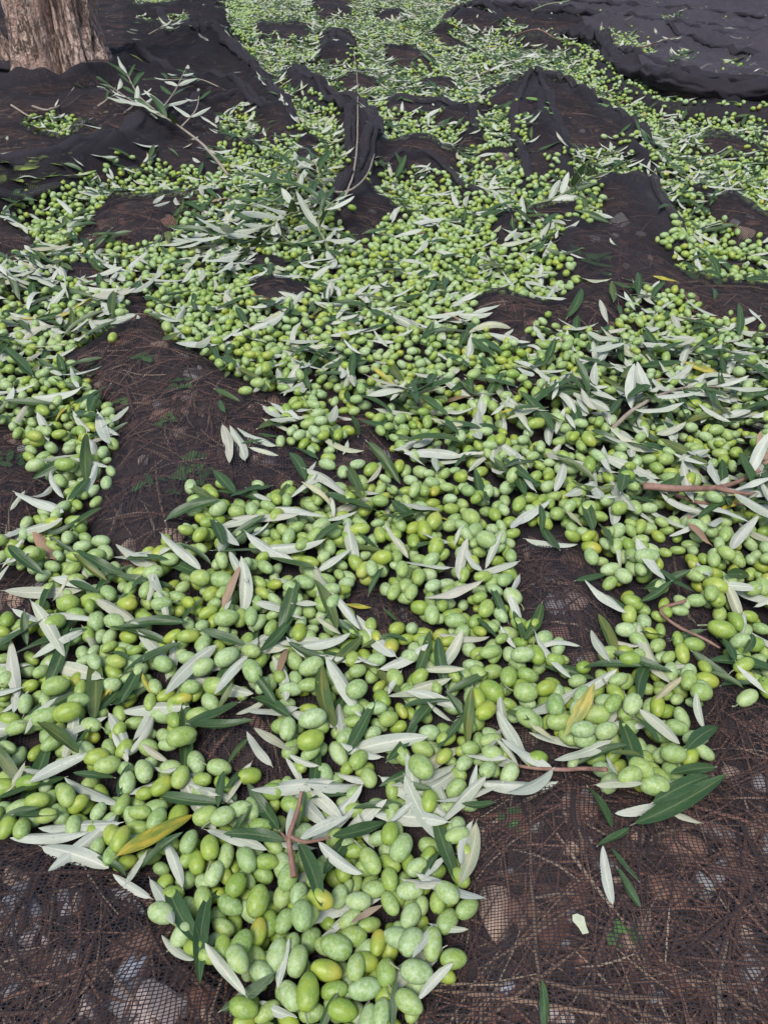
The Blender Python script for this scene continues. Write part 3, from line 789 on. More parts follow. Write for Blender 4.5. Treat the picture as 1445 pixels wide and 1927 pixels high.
def drop_leaf(x, y, yaw=None, L=None, kind=None, extra_pitch=0.0, tight=.0025, var=None, roll=None):
    if kind is None:
        r = random.random(); kind = 'p' if r < .53 else 'g' if r < .988 else 'y' if r < .996 else 'b'
    if L is None: L = min(max(random.gauss(.0250, .0050), .013), .036)      # half length
    if yaw is None: yaw = random.uniform(0, 2 * math.pi)
    c, s = math.cos(yaw), math.sin(yaw)
    tt = np.linspace(-1, 1, 9)
    best = None
    xs = x + tt * L * c; ys = y + tt * L * s
    ii = np.clip(((xs - X0) / DS).astype(int), 2, DNX - 3); jj = np.clip(((ys - Y0) / DS).astype(int), 2, DNY - 3)
    wq = .13 * L / DS
    hs = HM[jj, ii]
    for o in (-1, 1):
        hs = np.maximum(hs, HM[np.clip(jj + int(round(c * o * wq)), 0, DNY - 1), np.clip(ii - int(round(s * o * wq)), 0, DNX - 1)])
    k = float(np.polyfit(tt, hs, 1)[0]); k = max(-.55 * L, min(.55 * L, k))
    z = float(np.max(hs - k * tt)) - tight
    z = max(z, float(np.mean(hs)) - .001) + .0012
    z = max(z, float(np.max(H0[jj, ii] - k * tt)) + .0022)
    k += extra_pitch * L; z += abs(extra_pitch) * L * .8
    pitch = math.atan2(k, L)
    if roll is None: roll = random.gauss(0, .28)
    flip = (kind == 'p') or (kind in 'yb' and random.random() < .5)
    Rl = rot_euler(yaw, pitch, roll + (math.pi if flip else 0))
    # template's long axis is y, so turn it onto x
    T = np.array([[0, 1, 0], [-1, 0, 0], [0, 0, 1]], float)
    R = Rl @ T
    zl = z + k * tt
    HM[jj[1:-1], ii[1:-1]] = np.maximum(HM[jj[1:-1], ii[1:-1]], zl[1:-1] + .0008)
    if abs(s) + abs(c) > 0:
        for o in (-1, 1):
            i2 = np.clip(ii + int(round(-s * o * 1.4)), 1, DNX - 2); j2 = np.clip(jj + int(round(c * o * 1.4)), 1, DNY - 2)
            HM[j2[2:-2], i2[2:-2]] = np.maximum(HM[j2[2:-2], i2[2:-2]], zl[2:-2] + .0006)
    v = (random.randrange(NLV) if random.random() < .35 else random.randrange(11)) if var is None else var
    leaves.append((x, y, z, R, L, v, kind, leaf_tint(kind), yaw, zl, ii, jj, random.uniform(.82, 1.12) * (1 if L < .030 else .030 / L)))

# random drifts
N_OL = int(area * 6400); N_LF = int(area * 3700)
ev = [(random.random() * .9, 0) for _ in range(N_OL)] + [(random.random() ** .42, 1) for _ in range(N_LF)]
ev.sort()
pick = rng.integers(0, len(OJ), len(ev))
jit = rng.random((len(ev), 2))
for e, (t, kd) in enumerate(ev):
    j, i = OJ[pick[e]], OI[pick[e]]
    x = X0 + (i + jit[e, 0]) * GS; y = Y0 + (j + jit[e, 1]) * GS
    if kd == 0:
        if random.random() > dens[j, i]: continue
        dpt = inside[j, i]
        tm = .007 + .020 * max(0, min(1, (dpt - .55) / .4))
        if .42 < y < .95: tm = max(tm, .013)
        if y < .42: tm = min(tm, .0125)
        elif y > 1.9: tm = min(tm, .0095)
        elif y > .95: tm = min(tm, .0125)
        drop_olive(x, y, tmax=tm, tries=4 if y < 2 else 2)
    else:
        keep = (leafy[j, i] if leafy[j, i] > 1 else .72) * (.55 if y < .75 else .9 if y < 1.1 else 1.0 if y < 1.6 else 1.35)
        if random.random() < keep / 2.3: drop_leaf(x, y, L=None if y < 1.6 else random.uniform(.013, .027), extra_pitch=random.gauss(0, .18) if random.random() < .3 else 0)
# gaps left in the drifts are filled by small olives rolling in
okn = (inside > .62) & frustum(GX, GY, 60)
GJ, GI = np.nonzero(okn)
for rep in range(3):
    hh = HM[np.clip(((gy[GJ] - Y0) / DS).astype(int), 0, DNY - 1), np.clip(((gx[GI] - X0) / DS).astype(int), 0, DNX - 1)] - H0[np.clip(((gy[GJ] - Y0) / DS).astype(int), 0, DNY - 1), np.clip(((gx[GI] - X0) / DS).astype(int), 0, DNX - 1)]
    g = np.nonzero(hh < .0035)[0]; g = rng.permutation(g)[:9000]
    for q_ in g:
        if random.random() < (.25 if gy[GJ[q_]] > 1.6 else .9):
            drop_olive(gx[GI[q_]], gy[GJ[q_]], tmax=.014, tries=6, roll_r=.006, a=random.uniform(.0072, .0092))
# strays on bare net and around
for _ in range(60):
    j = rng.integers(0, NY); i = rng.integers(0, NX)
    if bareS[j, i] > .5 and gy[j] > .6 and frustum(np.array(gx[i]), np.array(gy[j]), 0): drop_leaf(gx[i], gy[j])
FJ, FI = np.nonzero((bareb > .25) & (bareb < .85) & (GY > .7) & frustum(GX, GY, 0))
print('fringe cells', len(FJ))
for _ in range(260):
    p = px(rng.uniform(880, 1445), rng.uniform(2, 190)); drop_leaf(p[0], p[1], L=random.uniform(.015, .03))
    if random.random() < .35: drop_olive(p[0] + .02, p[1], tmax=.01)
for _ in range(90):
    p = px(rng.uniform(0, 560), rng.uniform(120, 420)); drop_leaf(p[0], p[1], L=random.uniform(.015, .03))
for _ in range(160):
    p = px(rng.uniform(250, 900), rng.uniform(2, 120)); drop_leaf(p[0], p[1], L=random.uniform(.015, .03))
for q_ in rng.integers(0, len(FJ), 1500):
    if random.random() < 1.2 - bareb[FJ[q_], FI[q_]]: drop_leaf(gx[FI[q_]], gy[FJ[q_]])
for q_ in rng.integers(0, len(FJ), 1500):
    if random.random() < 1.0 - 1.15 * bareb[FJ[q_], FI[q_]]: drop_olive(gx[FI[q_]], gy[FJ[q_]], tmax=.01)

# ---- noted individual olives: crop, x, y, image angle, kind, size
CR = {1: (0, 0), 2: (723, 0), 3: (0, 480), 4: (723, 480), 5: (0, 960), 6: (723, 960), 7: (0, 1440), 8: (723, 1440)}
def cpx(c, x, y): return CR[c][0] + x / 2, CR[c][1] + y / 2
OLV = {7: '745,380,90,g 800,420,65,f 790,320,95,g 740,285,70,f 855,345,80,f 925,365,110,f 1010,385,0,g 990,260,0,g 775,197,20,g 830,225,25,f 905,170,10,f 610,95,40,y 670,85,65,g 550,45,110,f 400,30,15,g 470,150,60,g 440,305,65,y 535,180,0,g 605,195,60,f 525,250,0,g 375,310,70,f 260,140,110,g 745,500,95,g 870,540,-30,f 975,525,75,G 910,470,60,g 1095,505,75,f 1085,425,70,f 1215,560,-25,o 1160,530,60,g 1200,425,65,g 1285,510,70,f 1370,520,0,f 1375,395,-60,G 1300,410,80,g 1345,315,15,g 1030,310,-45,g 1165,365,80,f 970,645,75,o 1050,610,60,f 1020,720,70,F 905,665,60,g 845,610,-30,g 845,710,95,g 950,730,-45,g 1165,635,95,F 1130,580,50,g 1095,680,70,f 1130,750,75,f 1250,680,-20,F 1360,650,5,g 1230,775,-10,O 1330,790,80,f 1370,740,-10,y 910,780,-60,f 1075,890,-60,f 1150,875,85,G 1240,880,10,g 1375,870,10,F 1310,950,-10,g 990,800,-40,f 1180,940,10,g 1405,955,80,f 1440,690,80,o 30,250,60,g 60,170,20,f 135,150,10,g 500,90,80,f 120,90,0,g',
       8: '15,275,75,g 60,335,60,F 20,420,100,g 100,380,30,f 35,535,-60,g 110,480,5,f 180,515,80,g 115,565,65,f 50,630,-15,F 80,715,50,f 15,690,80,y 190,685,85,F 110,810,-5,F 15,800,90,g 90,900,-35,g 20,920,80,f 235,470,-40,f 250,265,20,f 170,130,85,g 140,35,-50,G 1005,100,0,F 850,50,60,f 905,80,20,g 955,50,-30,g 1030,45,0,g',
       6: '650,825,5,G 805,785,0,G 815,730,5,f 555,795,-30,g 400,710,-35,G 465,645,80,g 400,535,5,g 530,635,-20,g 370,785,40,y 350,730,-70,y 1170,360,0,f 1225,360,80,g 970,255,0,F 850,280,40,g 585,700,20,y 520,685,-10,f 640,765,90,f 695,770,80,f 730,730,60,f 850,700,-45,g 890,660,20,f 855,760,50,g 925,745,60,f 1020,745,90,y 760,835,0,f 830,840,20,f 720,875,0,f 905,775,50,g 1085,630,90,f 1140,655,80,g 1140,715,0,g 915,585,0,g 920,480,0,f 840,530,20,g 1165,510,0,g 580,550,-70,g 535,565,0,f 265,430,0,f 145,380,-10,g 35,335,60,g 90,315,70,f 120,250,80,g 65,235,90,g 30,200,80,g 1310,410,-60,g 1270,445,-15,G 1345,605,20,g 1375,710,30,f 1415,540,20,f 1095,935,0,f',
       5: '485,370,-10,y 280,375,10,g 150,180,10,g 200,215,-20,f 275,210,30,g 360,180,10,g 365,130,0,f 785,405,20,g 840,420,15,F 925,410,85,f 840,285,-10,F 1010,450,60,g 710,490,10,y 765,520,70,f 870,565,30,F 945,555,-20,g 355,590,-60,f 420,590,-10,y 800,690,-10,G 720,685,0,f 780,620,30,f 970,630,-60,F 1130,480,80,y 1170,610,20,F 1145,675,10,g 1195,815,15,F 1170,885,20,Y 680,720,10,o 675,855,20,G 275,780,15,G 185,805,20,G 210,670,15,G 300,730,0,f 70,820,10,g 370,940,10,y 745,780,10,g 780,740,-50,f 1075,820,80,f 1330,700,30,f 1420,760,0,f',
       3: '220,200,0,g 100,70,20,g 620,160,60,g 1000,455,70,Y 945,410,0,y 970,490,0,g 920,515,0,g 975,375,0,y 825,355,0,g 150,735,-10,Y 245,690,10,y 260,830,0,G 330,755,-50,f 345,640,-30,y 410,860,80,f 425,815,-60,f 380,915,40,g 1155,605,10,g 1055,705,80,f 1220,790,-20,F 1245,765,0,g 1355,800,10,f 1290,820,90,f 1275,700,70,y 1195,690,-30,f 1160,640,0,g 1125,690,30,f 1210,640,0,f 415,315,60,Y 635,285,110,F 710,300,-20,y',
       4: '345,470,20,G 400,455,0,g 475,495,0,g 575,680,10,Y 720,690,40,y 1245,670,0,g 1030,250,0,y 610,205,60,g 385,770,0,f 420,705,70,y 900,870,0,g'}
jobs = []
for c, s in OLV.items():
    for it in s.split():
        x, y, a, k = it.split(','); jobs.append((*cpx(c, float(x), float(y)), float(a), k))
random.shuffle(jobs)
def img_dir_to_yaw(X, Y, ang, z=0.0):
    r = 12; a = math.radians(ang)
    p = px(X - r * math.cos(a), Y + r * math.sin(a), z); q_ = px(X + r * math.cos(a), Y - r * math.sin(a), z)
    return math.atan2(q_[1] - p[1], q_[0] - p[0])
for X, Y, a, k in jobs:
    z = 0.0
    for _ in range(5):
        p = px(X, Y, z); i = int((p[0] - X0) / DS); j = int((p[1] - Y0) / DS); z = float(np.mean(HM[j - 2:j + 3, i - 2:i + 3])) + .003
    size = (random.uniform(.0102, .0110) if k.isupper() else random.uniform(.0082, .0096)) * (.93 if Y > 1500 else 1)
    drop_olive(p[0], p[1], img_dir_to_yaw(X, Y, a), random.gauss(0, .10), k.lower(), size, tries=3, roll_r=.004, sink=.003)
n_hand_ol = len(jobs)

# ---- noted individual leaves: crop, tip to tip, kind
LFS = {
 5: ('p 0,175,120,80 0,215,110,140 0,225,150,240 0,290,40,240 445,150,610,270 570,240,625,365 610,365,640,455 630,180,770,275 835,215,860,90 825,70,1005,55 1030,15,1220,50 1245,0,1260,60 1220,65,1345,45 920,140,1020,90 1310,90,1345,240 1185,250,1320,185 1185,215,1250,345 1040,265,1105,350 950,360,1150,440 1095,370,1205,370 360,350,530,445 195,255,365,305 200,345,270,285 195,430,375,415 140,395,250,560 115,560,330,485 50,510,75,720 170,570,400,665 320,450,375,565 0,525,110,435 65,410,190,465 0,765,140,715 70,840,230,740 630,735,820,525 820,745,940,590 455,755,710,760 210,870,405,775 410,765,490,930 430,850,480,950 490,950,600,785 540,905,640,959 930,780,1125,750 890,780,1000,720 1030,555,1080,730 1080,510,1150,570 1140,535,1320,490 1190,420,1285,500 1250,370,1360,475 1195,575,1365,605 1340,550,1420,590 960,840,1095,920 930,850,1025,955 1275,720,1300,870 1100,930,1190,959 1280,905,1440,935 550,345,585,270 '
     'g 620,45,840,5 800,60,850,190 860,200,990,145 680,175,805,225 470,180,650,230 310,225,500,270 370,330,505,235 275,305,390,355 445,335,565,280 690,440,780,365 160,400,205,270 280,100,390,10 170,105,320,65 60,195,180,270 115,540,125,440 760,475,930,520 985,575,1110,435 465,635,690,515 440,760,550,590 1190,300,1270,450 1230,430,1355,480 1225,620,1365,490 1145,555,1290,540 955,660,1050,755 1215,610,1260,830 710,850,905,750 725,865,960,830 820,770,885,700 870,959,930,880 160,835,315,955 1305,950,1415,760 1130,70,1260,65 1170,165,1300,85 1015,225,1190,270 1340,110,1445,155 1385,330,1445,250 1370,510,1445,490 420,540,500,590 310,910,355,840 '
     'y 345,770,460,665 545,640,570,690 1290,375,1400,375 b 840,390,915,245 140,90,215,205 1050,645,1085,545'),
 6: ('p 0,100,95,185 60,195,250,230 125,115,255,110 280,270,310,140 300,140,365,260 375,230,440,135 265,130,300,80 470,110,540,30 530,105,725,135 645,15,745,85 745,290,905,400 935,145,1050,280 865,150,890,230 475,330,510,245 455,320,520,450 205,475,395,480 565,470,705,630 775,460,840,590 145,625,300,640 20,695,60,625 660,725,860,650 940,480,1055,695 1020,600,1140,595 1005,740,1110,675 1140,740,1190,860 855,490,950,525 1235,325,1395,340 1310,610,1440,700 1345,395,1360,470 1405,675,1445,630 1330,50,1445,150 1280,205,1385,75 1400,385,1445,380 520,840,645,880 430,720,490,890 390,920,445,800 310,915,460,955 635,955,845,890 940,800,1080,955 440,450,490,510 1060,110,1165,100 170,770,240,800 420,900,500,959 1175,190,1215,270 '
     'g 80,160,215,165 395,310,465,430 345,410,430,495 480,400,525,530 525,490,590,360 715,280,835,240 800,410,870,565 745,605,960,615 930,790,985,605 730,10,770,140 800,60,850,180 600,60,655,175 1000,290,1170,325 950,370,1060,320 955,470,1060,470 1070,490,1200,465 1150,550,1300,640 1215,630,1340,690 1260,500,1300,610 1335,560,1380,480 1260,670,1380,660 1115,940,1255,815 455,750,545,820 235,690,390,630 120,630,170,480 225,700,300,790 310,900,325,700 195,900,300,790 920,830,1010,935 725,955,910,905 580,0,590,90 70,750,250,740 210,580,300,640 10,955,125,830 0,490,75,490 0,380,50,450 '
     'y 670,880,775,700 190,50,255,60 b 1140,20,1215,170'),
 7: ('p 20,115,100,0 100,40,215,30 145,120,370,0 250,65,460,165 50,290,340,260 150,245,455,225 200,430,440,190 165,315,415,395 430,420,570,500 560,420,665,625 630,300,695,480 500,440,545,365 785,265,1010,340 855,150,950,5 950,130,1255,75 1145,95,1255,5 1260,30,1385,95 1175,265,1365,100 1170,290,1340,170 1345,205,1410,320 1035,315,1200,290 605,635,740,745 790,715,935,895 1045,840,1090,655 980,895,1110,950 1210,635,1310,545 730,90,815,125 575,0,680,40 1085,0,1130,70 '
     'g 0,170,250,30 0,215,160,180 60,210,240,170 290,55,440,65 450,130,495,0 850,110,920,0 825,175,850,40 935,90,1060,240 1115,250,1145,110 515,405,710,290 470,420,380,360 890,280,940,200 630,440,765,700 765,850,790,490 835,935,1040,800 1165,160,1310,125 1220,440,1340,230 795,500,850,450 1220,985,1250,920 y 460,390,735,185 b 1355,600,1410,560'),
 8: ('p 75,70,200,300 205,225,380,70 200,45,230,165 355,65,650,75 285,390,330,210 280,465,345,215 60,425,225,480 190,600,295,615 105,740,185,590 125,900,255,770 830,10,850,85 780,80,960,125 865,185,1030,150 1080,180,1150,215 820,305,855,530 1040,130,1100,70 170,420,215,370 35,220,95,170 '
     'g 185,190,275,465 65,60,170,90 310,160,390,150 765,75,850,255 800,310,920,240 990,185,1215,60 925,240,1280,50 1065,55,1240,15 870,340,930,420 875,400,960,535 145,440,200,340 30,985,45,830 600,985,590,835 840,0,930,40'),
 3: ('p 840,650,865,785 870,655,925,780 895,665,1040,725 940,735,1050,755 990,590,1110,645 1020,565,1130,630 1155,840,1190,785 1290,760,1310,710 370,600,430,765 285,615,345,680 35,590,60,520 75,670,120,605 160,810,285,755 285,800,420,800 205,840,245,925 295,935,380,820 135,959,195,855 40,959,100,895 930,895,1025,955 1085,940,1210,900 1140,900,1285,955 1375,890,1435,815 750,420,800,320 585,105,615,45 935,205,1060,210 1045,430,1070,510 130,250,260,310 95,235,155,155 135,375,255,365 180,350,230,260 290,120,460,150 390,205,425,280 655,270,715,180 835,95,880,0 760,35,800,0 0,90,120,85 185,465,250,500 180,700,200,640 1120,490,1165,560 1260,600,1330,640 0,520,155,520 '
     'g 25,390,140,480 215,520,340,535 340,615,370,520 265,950,345,850 0,390,55,320 1120,395,1230,410 700,880,840,940 810,845,895,945 1090,755,1150,860 1105,730,1195,775 910,720,990,700 970,690,1050,680 830,550,850,600 810,510,905,550 850,480,860,440 855,400,880,335 135,405,250,400 265,330,285,255 425,280,440,150 1290,250,1350,300 y 220,650,270,585 990,290,1050,270 380,45,430,35'),
 4: ('p 190,190,280,140 20,590,85,540 525,340,590,385 680,320,720,375 700,480,770,530 790,430,795,500 575,555,600,520 620,600,640,565 680,605,715,670 640,690,670,630 610,730,680,830 635,920,670,810 670,935,785,865 490,790,560,940 815,760,840,865 280,830,365,865 60,740,150,790 350,610,370,720 1100,500,1160,380 1070,530,1170,630 1230,450,1250,390 1035,680,1105,750 945,620,990,690 1270,340,1345,300 805,185,845,240 840,335,940,310 770,600,850,650 0,150,35,120 610,110,655,180 290,470,330,330 185,395,240,430 '
     'g 100,510,125,610 110,580,240,660 195,670,275,755 260,830,350,770 650,545,770,560 900,740,1030,780 1050,960,1090,870 595,620,670,650 870,959,885,840 960,340,1000,430 1315,200,1335,330 850,115,860,180 945,90,950,160 340,330,440,390 690,215,740,150 0,880,80,925 1240,500,1270,560 545,440,640,350 y 430,635,505,635 b 1385,740,1425,850'),
}
hand = []
for c, s in LFS.items():
    kd = 'p'
    for it in s.split():
        if len(it) == 1: kd = it; continue
        a, b, c2, d2 = map(float, it.split(','))
        hand.append((*cpx(c, a, b), *cpx(c, c2, d2), kd))
random.Random(3).shuffle(hand); hand.sort(key=lambda h: h[4] in 'yb')
def surf(X, Y):
    z = 0.0
    for _ in range(6):
        p = px(X, Y, z); i = min(max(int((p[0] - X0) / DS), 3), DNX - 4); j = min(max(int((p[1] - Y0) / DS), 3), DNY - 4)
        z = .5 * z + .5 * (float(np.mean(HM[j - 2:j + 3, i - 2:i + 3])) + .001)
    return px(X, Y, z)
for (xa, ya, xb, yb, kd) in hand:
    m = surf((xa + xb) / 2, (ya + yb) / 2)
    A = px(xa, ya, m[2]); B = px(xb, yb, m[2])
    if random.random() < .5: A, B = B, A
    L = float(np.hypot(*(B - A)[:2])) / 2
    ex = 0
    if L > .036: ex = 0
    L = min(max(L, .012), .040)
    drop_leaf((A[0] + B[0]) / 2, (A[1] + B[1]) / 2, math.atan2(B[1] - A[1], B[0] - A[0]), L, kd, tight=.004, roll=random.gauss(0, .2))
print('olives', len(olives), 'leaves', len(leaves))

# ------------------------------------------------------------------ which ones show largest
oP = np.array([(o[0], o[1], o[2]) for o in olives]); oa = np.array([o[4] for o in olives])
u, v, d = to_px(oP)
vis = np.zeros(len(olives))
for (ox, oy, oz) in ((0, 0, 1), (.45, 0, .8), (-.45, 0, .8), (0, -.5, .75), (0, .3, .85), (.3, -.4, .8), (-.3, -.4, .8)):
    q_ = oP + np.stack([ox * oa, oy * oa, oz * oa * .68], 1)
    ii = np.clip(((q_[:, 0] - X0) / DS).astype(int), 0, DNX - 1); jj = np.clip(((q_[:, 1] - Y0) / DS).astype(int), 0, DNY - 1)
    vis += (HM[jj, ii] <= q_[:, 2] + .0022) / 7
osize = oa / d * FPX
sc_o = np.where((u > 6) & (u < 1439) & (v > 0) & (v < 1921), vis ** 1.2 * osize, 0)
top_o = np.argsort(-sc_o)[:300]; top_o_set = set(top_o.tolist())
lP = np.array([(l[0], l[1], l[2]) for l in leaves]); lu, lv, ld = to_px(lP)
lvis = np.array([float(np.mean(HM[l[11], l[10]] <= l[9] + .0022)) for l in leaves]); lL = np.array([l[4] for l in leaves])
tipa = np.array([(l[0] + l[4] * math.cos(l[8]), l[1] + l[4] * math.sin(l[8]), l[2]) for l in leaves]); au, av, _ = to_px(tipa)
plen = 2 * np.hypot(au - lu, av - lv)
sc_l = np.where((lu > 4) & (lu < 1441) & (lv > 0) & (lv < 1923), lvis * (plen + .35 * lL / ld * FPX), 0)
top_l = np.argsort(-sc_l)[:300]; top_l_set = set(top_l.tolist())

# ------------------------------------------------------------------ the mass (one object each)
def join(name, recs, pick_t, material, kind_label, is_leaf):
    Vs, Qs, Ts, LCs, TNs = [], [], [], [], []; off = 0
    groups = {}
    for r in recs: groups.setdefault(pick_t(r), []).append(r)
    for (lod, vr), rs in groups.items():
        if is_leaf: tv, tq, tl = LT[lod][vr]; tt = None
        else: tv, tt, tq, _ = OT[lod][vr]; tl = tv
        n = len(rs); nv = len(tv)
        if is_leaf:
            R = np.array([r[3] * (np.array([r[12], 1, 1]) * r[4])[None, :] for r in rs])
        else:
            R = np.array([r[3] * r[4] for r in rs])
        loc = np.array([(r[0], r[1], r[2]) for r in rs])
        V = np.einsum('nij,vj->nvi', R, tv) + loc[:, None, :]
        o = off + np.arange(n)[:, None, None] * nv
        Vs.append(V.reshape(-1, 3)); Qs.append((tq[None] + o).reshape(-1, 4))
        if tt is not None: Ts.append((tt[None] + o).reshape(-1, 3))
        LCs.append(np.tile(tl, (n, 1)).reshape(-1, 3)); TNs.append(np.repeat(np.array([r[7] for r in rs]), nv, 0))
        off += n * nv
    F = [np.vstack(Qs)] + ([np.vstack(Ts)] if Ts else [])
    me = mesh_np(name, np.vstack(Vs), F, True, {'lc': ('FLOAT_VECTOR', np.vstack(LCs)), 'tint': ('FLOAT_COLOR', np.vstack(TNs))}, material)
    return link(name, me, kind='stuff', label=kind_label)
def olod(r):
    s = r[4] / math.hypot(r[1], CAM_H - r[2]) * FPX
    return (1 if s > 13 else 2 if s > 7.5 else 3, r[5])
def llod(r):
    s = r[4] / math.hypot(r[1], CAM_H) * FPX
    return (1 if s > 24 else 2, r[5])
j_ol = join('olives', [o for k, o in enumerate(olives) if k not in top_o_set], olod, M_OLS, 'green olives lying in drifts over the whole net', False)
j_lf = join('olive_leaves', [l for k, l in enumerate(leaves) if k not in top_l_set], llod, M_LFS, 'loose olive leaves scattered through the drifts', True)
j_ol['category'] = 'olives'; j_lf['category'] = 'leaves'
del j_ol['category'], j_lf['category']

# ------------------------------------------------------------------ labels for single olives and leaves
MARKS = [(297,1585,'the long yellow leaf'), (553,1560,'the upright reddish twig'), (935,1722,'the upright tan stone'),
 (1140,1590,'the crossed lone leaves'), (285,1900,'the large pinkish stone'), (1085,1365,'the small yellow leaf'),
 (1048,1196,'the reddish brown stone'), (1060,1448,'the thin pale twig'), (620,1890,'the heap bottom'),
 (1380,1210,'the right edge drift'), (60,1400,'the left photo edge'), (325,1012,'the squarish brown stone'), (590,840,'the small lone pile of olives'),
 (735,1170,'the little middle gap'), (440,1420,'the dark leafy gap'), (1320,915,'the reddish branch'),
 (190,1320,'the ragged yellow leaf'), (430,1130,'the curled brown leaf'), (130,830,'the narrow left drift'), (1010,1120,'the wedge of bare net'),
 (640,1700,'the bottom heap centre'), (720,1300,'the photo centre drift'), (1000,900,'the leafy band'), (240,1190,'the left middle drift'),(900,1310,'the right drift tip')]
def place(X, Y):
    k = min(range(len(MARKS)), key=lambda m: (MARKS[m][0] - X) ** 2 + ((MARKS[m][1] - Y) * 1.1) ** 2)
    mx, my, nm = MARKS[k]; ddx, ddy = X - mx, Y - my; r = math.hypot(ddx, ddy)
    if r < 40: w_ = 'right at'
    else:
        an = math.degrees(math.atan2(-ddy, ddx)) % 360
        w_ = ['right of', 'up right of', 'above', 'up left of', 'left of', 'down left of', 'below', 'down right of'][int((an + 22.5) // 45) % 8]
        w_ = ('just ' if r < 90 else '') + w_
    return w_ + ' ' + nm
def lie(X, Y, p, yaw):
    a = np.array(p); b = a + np.array((math.cos(yaw), math.sin(yaw), 0)) * .01
    (x0, y0, _), (x1, y1, _) = to_px(a), to_px(b)
    an = math.degrees(math.atan2(-(y1 - y0), x1 - x0)) % 180
    return 'level' if an < 22 or an > 158 else 'slanting rightward' if an < 68 else 'upright' if an < 112 else 'slanting leftward'
def uniq(recs):
    """recs: (obj, base label, X, Y). Alike labels get a rank by place."""
    by = {}
    for r in recs: by.setdefault(r[1], []).append(r)
    for lab, rs in by.items():
        if len(rs) == 1: rs[0][0]['label'] = lab; continue
        sx = max(r[2] for r in rs) - min(r[2] for r in rs); sy = max(r[3] for r in rs) - min(r[3] for r in rs)
        if sx >= sy: rs.sort(key=lambda r: r[2]); e = ('leftmost', 'rightmost', 'from the left')
        else: rs.sort(key=lambda r: r[3]); e = ('uppermost', 'lowest', 'from the top')
        n = len(rs); num = {2: 'second', 3: 'third', 4: 'fourth', 5: 'fifth', 6: 'sixth', 7: 'seventh', 8: 'eighth'}
        for k, r in enumerate(rs):
            pre = e[0] if k == 0 else e[1] if k == n - 1 else None
            if pre: t = f'{pre} {lab}'
            else: t = f'{num.get(k + 1, "middle")} {lab} {e[2]}'
            if len(t.replace('-', ' ').split()) > 16: t = t.replace(' just ', ' ').replace('counted ', '').replace('small ', '', 1)
            r[0]['label'] = ' '.join(t.split()[:16]) if len(t.split()) > 16 else t

OM = []
for v_ in range(NOV):
    tv, tt, tq, _ = OT[0][v_]
    OM.append(mesh_np('olive', tv, [tq, tt], True, {'lc': ('FLOAT_VECTOR', tv)}, M_OL))
def tube_np(pts, rad, seg=6):
    pts = [Vector(p) for p in pts]; V = []; n = len(pts)
    for i, p in enumerate(pts):
        t = (pts[min(i + 1, n - 1)] - pts[max(i - 1, 0)]).normalized()
        a = t.cross(Vector((0, 0, 1)));
        if a.length < .05: a = t.cross(Vector((0, 1, 0)))
        a.normalize(); b = t.cross(a)
        r = rad[i] if hasattr(rad, '__len__') else rad
        for k in range(seg):
            an = 2 * math.pi * k / seg; V.append(tuple(p + (a * math.cos(an) + b * math.sin(an)) * r))
    Q = [(i * seg + k, i * seg + (k + 1) % seg, (i + 1) * seg + (k + 1) % seg, (i + 1) * seg + k) for i in range(n - 1) for k in range(seg)]
    c0, c1 = len(V), len(V) + 1
    V += [tuple(pts[0]), tuple(pts[-1])]
    T = [(c0, (k + 1) % seg, k) for k in range(seg)] + [(c1, (n - 1) * seg + k, (n - 1) * seg + (k + 1) % seg) for k in range(seg)]
    return np.array(V), [np.array(Q), np.array(T)]
sv, sf = tube_np([(-.93, 0, 0), (-1.15, .03, .04), (-1.4, .12, .10), (-1.7, .30, .12)], [.07, .055, .05, .075], 6)
STEM = mesh_np('stem', sv, sf, True, None, M_TWIGG)
CN = {'f': 'frosted pale', 'g': 'fresh green', 'y': 'yellowish', 'o': 'rusty yellow'}
recs = []
for n_, k in enumerate(top_o):
    o = olives[k]
    ob = link('olive', OM[o[5]]); M = Matrix(o[3].tolist()).to_4x4()
    ob.matrix_world = Matrix.Translation((o[0], o[1], o[2])) @ M @ Matrix.Scale(o[4], 4)
    ob.color = o[7]; ob['category'] = 'olive'; ob['group'] = 'largest olives of the foreground drifts'
    sz = 'big ' if o[4] > .0100 else 'small ' if o[4] < .0078 else ''
    if o[5] == NOV - 1: sz = 'roundish '
    recs.append((ob, f"{CN[o[6]]} {sz}olive {lie(u[k], v[k], oP[k], o[8])} {place(u[k], v[k])}", u[k], v[k]))
    if n_ % 5 == 0 and vis[k] > .6:
        link('stem', STEM, ob)
uniq(recs)
LM = []
for v_ in range(NLV):
    tv, tq, tl = LT[0][v_]; LM.append(mesh_np('olive_leaf', tv, tq, True, {'lc': ('FLOAT_VECTOR', tl)}, M_LF))
recs = []
LN = {'p': 'silvery', 'g': 'dark green', 'y': 'yellow', 'b': 'brown'}
for k in top_l:
    l = leaves[k]
    ob = link('olive_leaf', LM[l[5]])
    ob.matrix_world = Matrix.Translation((l[0], l[1], l[2])) @ Matrix(l[3].tolist()).to_4x4() @ Matrix.Diagonal((l[4] * l[12], l[4], l[4], 1))
    ob.color = l[7]; ob['category'] = 'leaf'; ob['group'] = 'largest loose leaves on the foreground drifts'
    sz = 'long ' if l[4] > .031 else 'short ' if l[4] < .021 else ''
    if l[5] >= 11: sz += 'curled '
    recs.append((ob, f"{LN[l[6]]} {sz}leaf {lie(lu[k], lv[k], lP[k], l[8])} {place(lu[k], lv[k])}", lu[k], lv[k]))
uniq(recs)

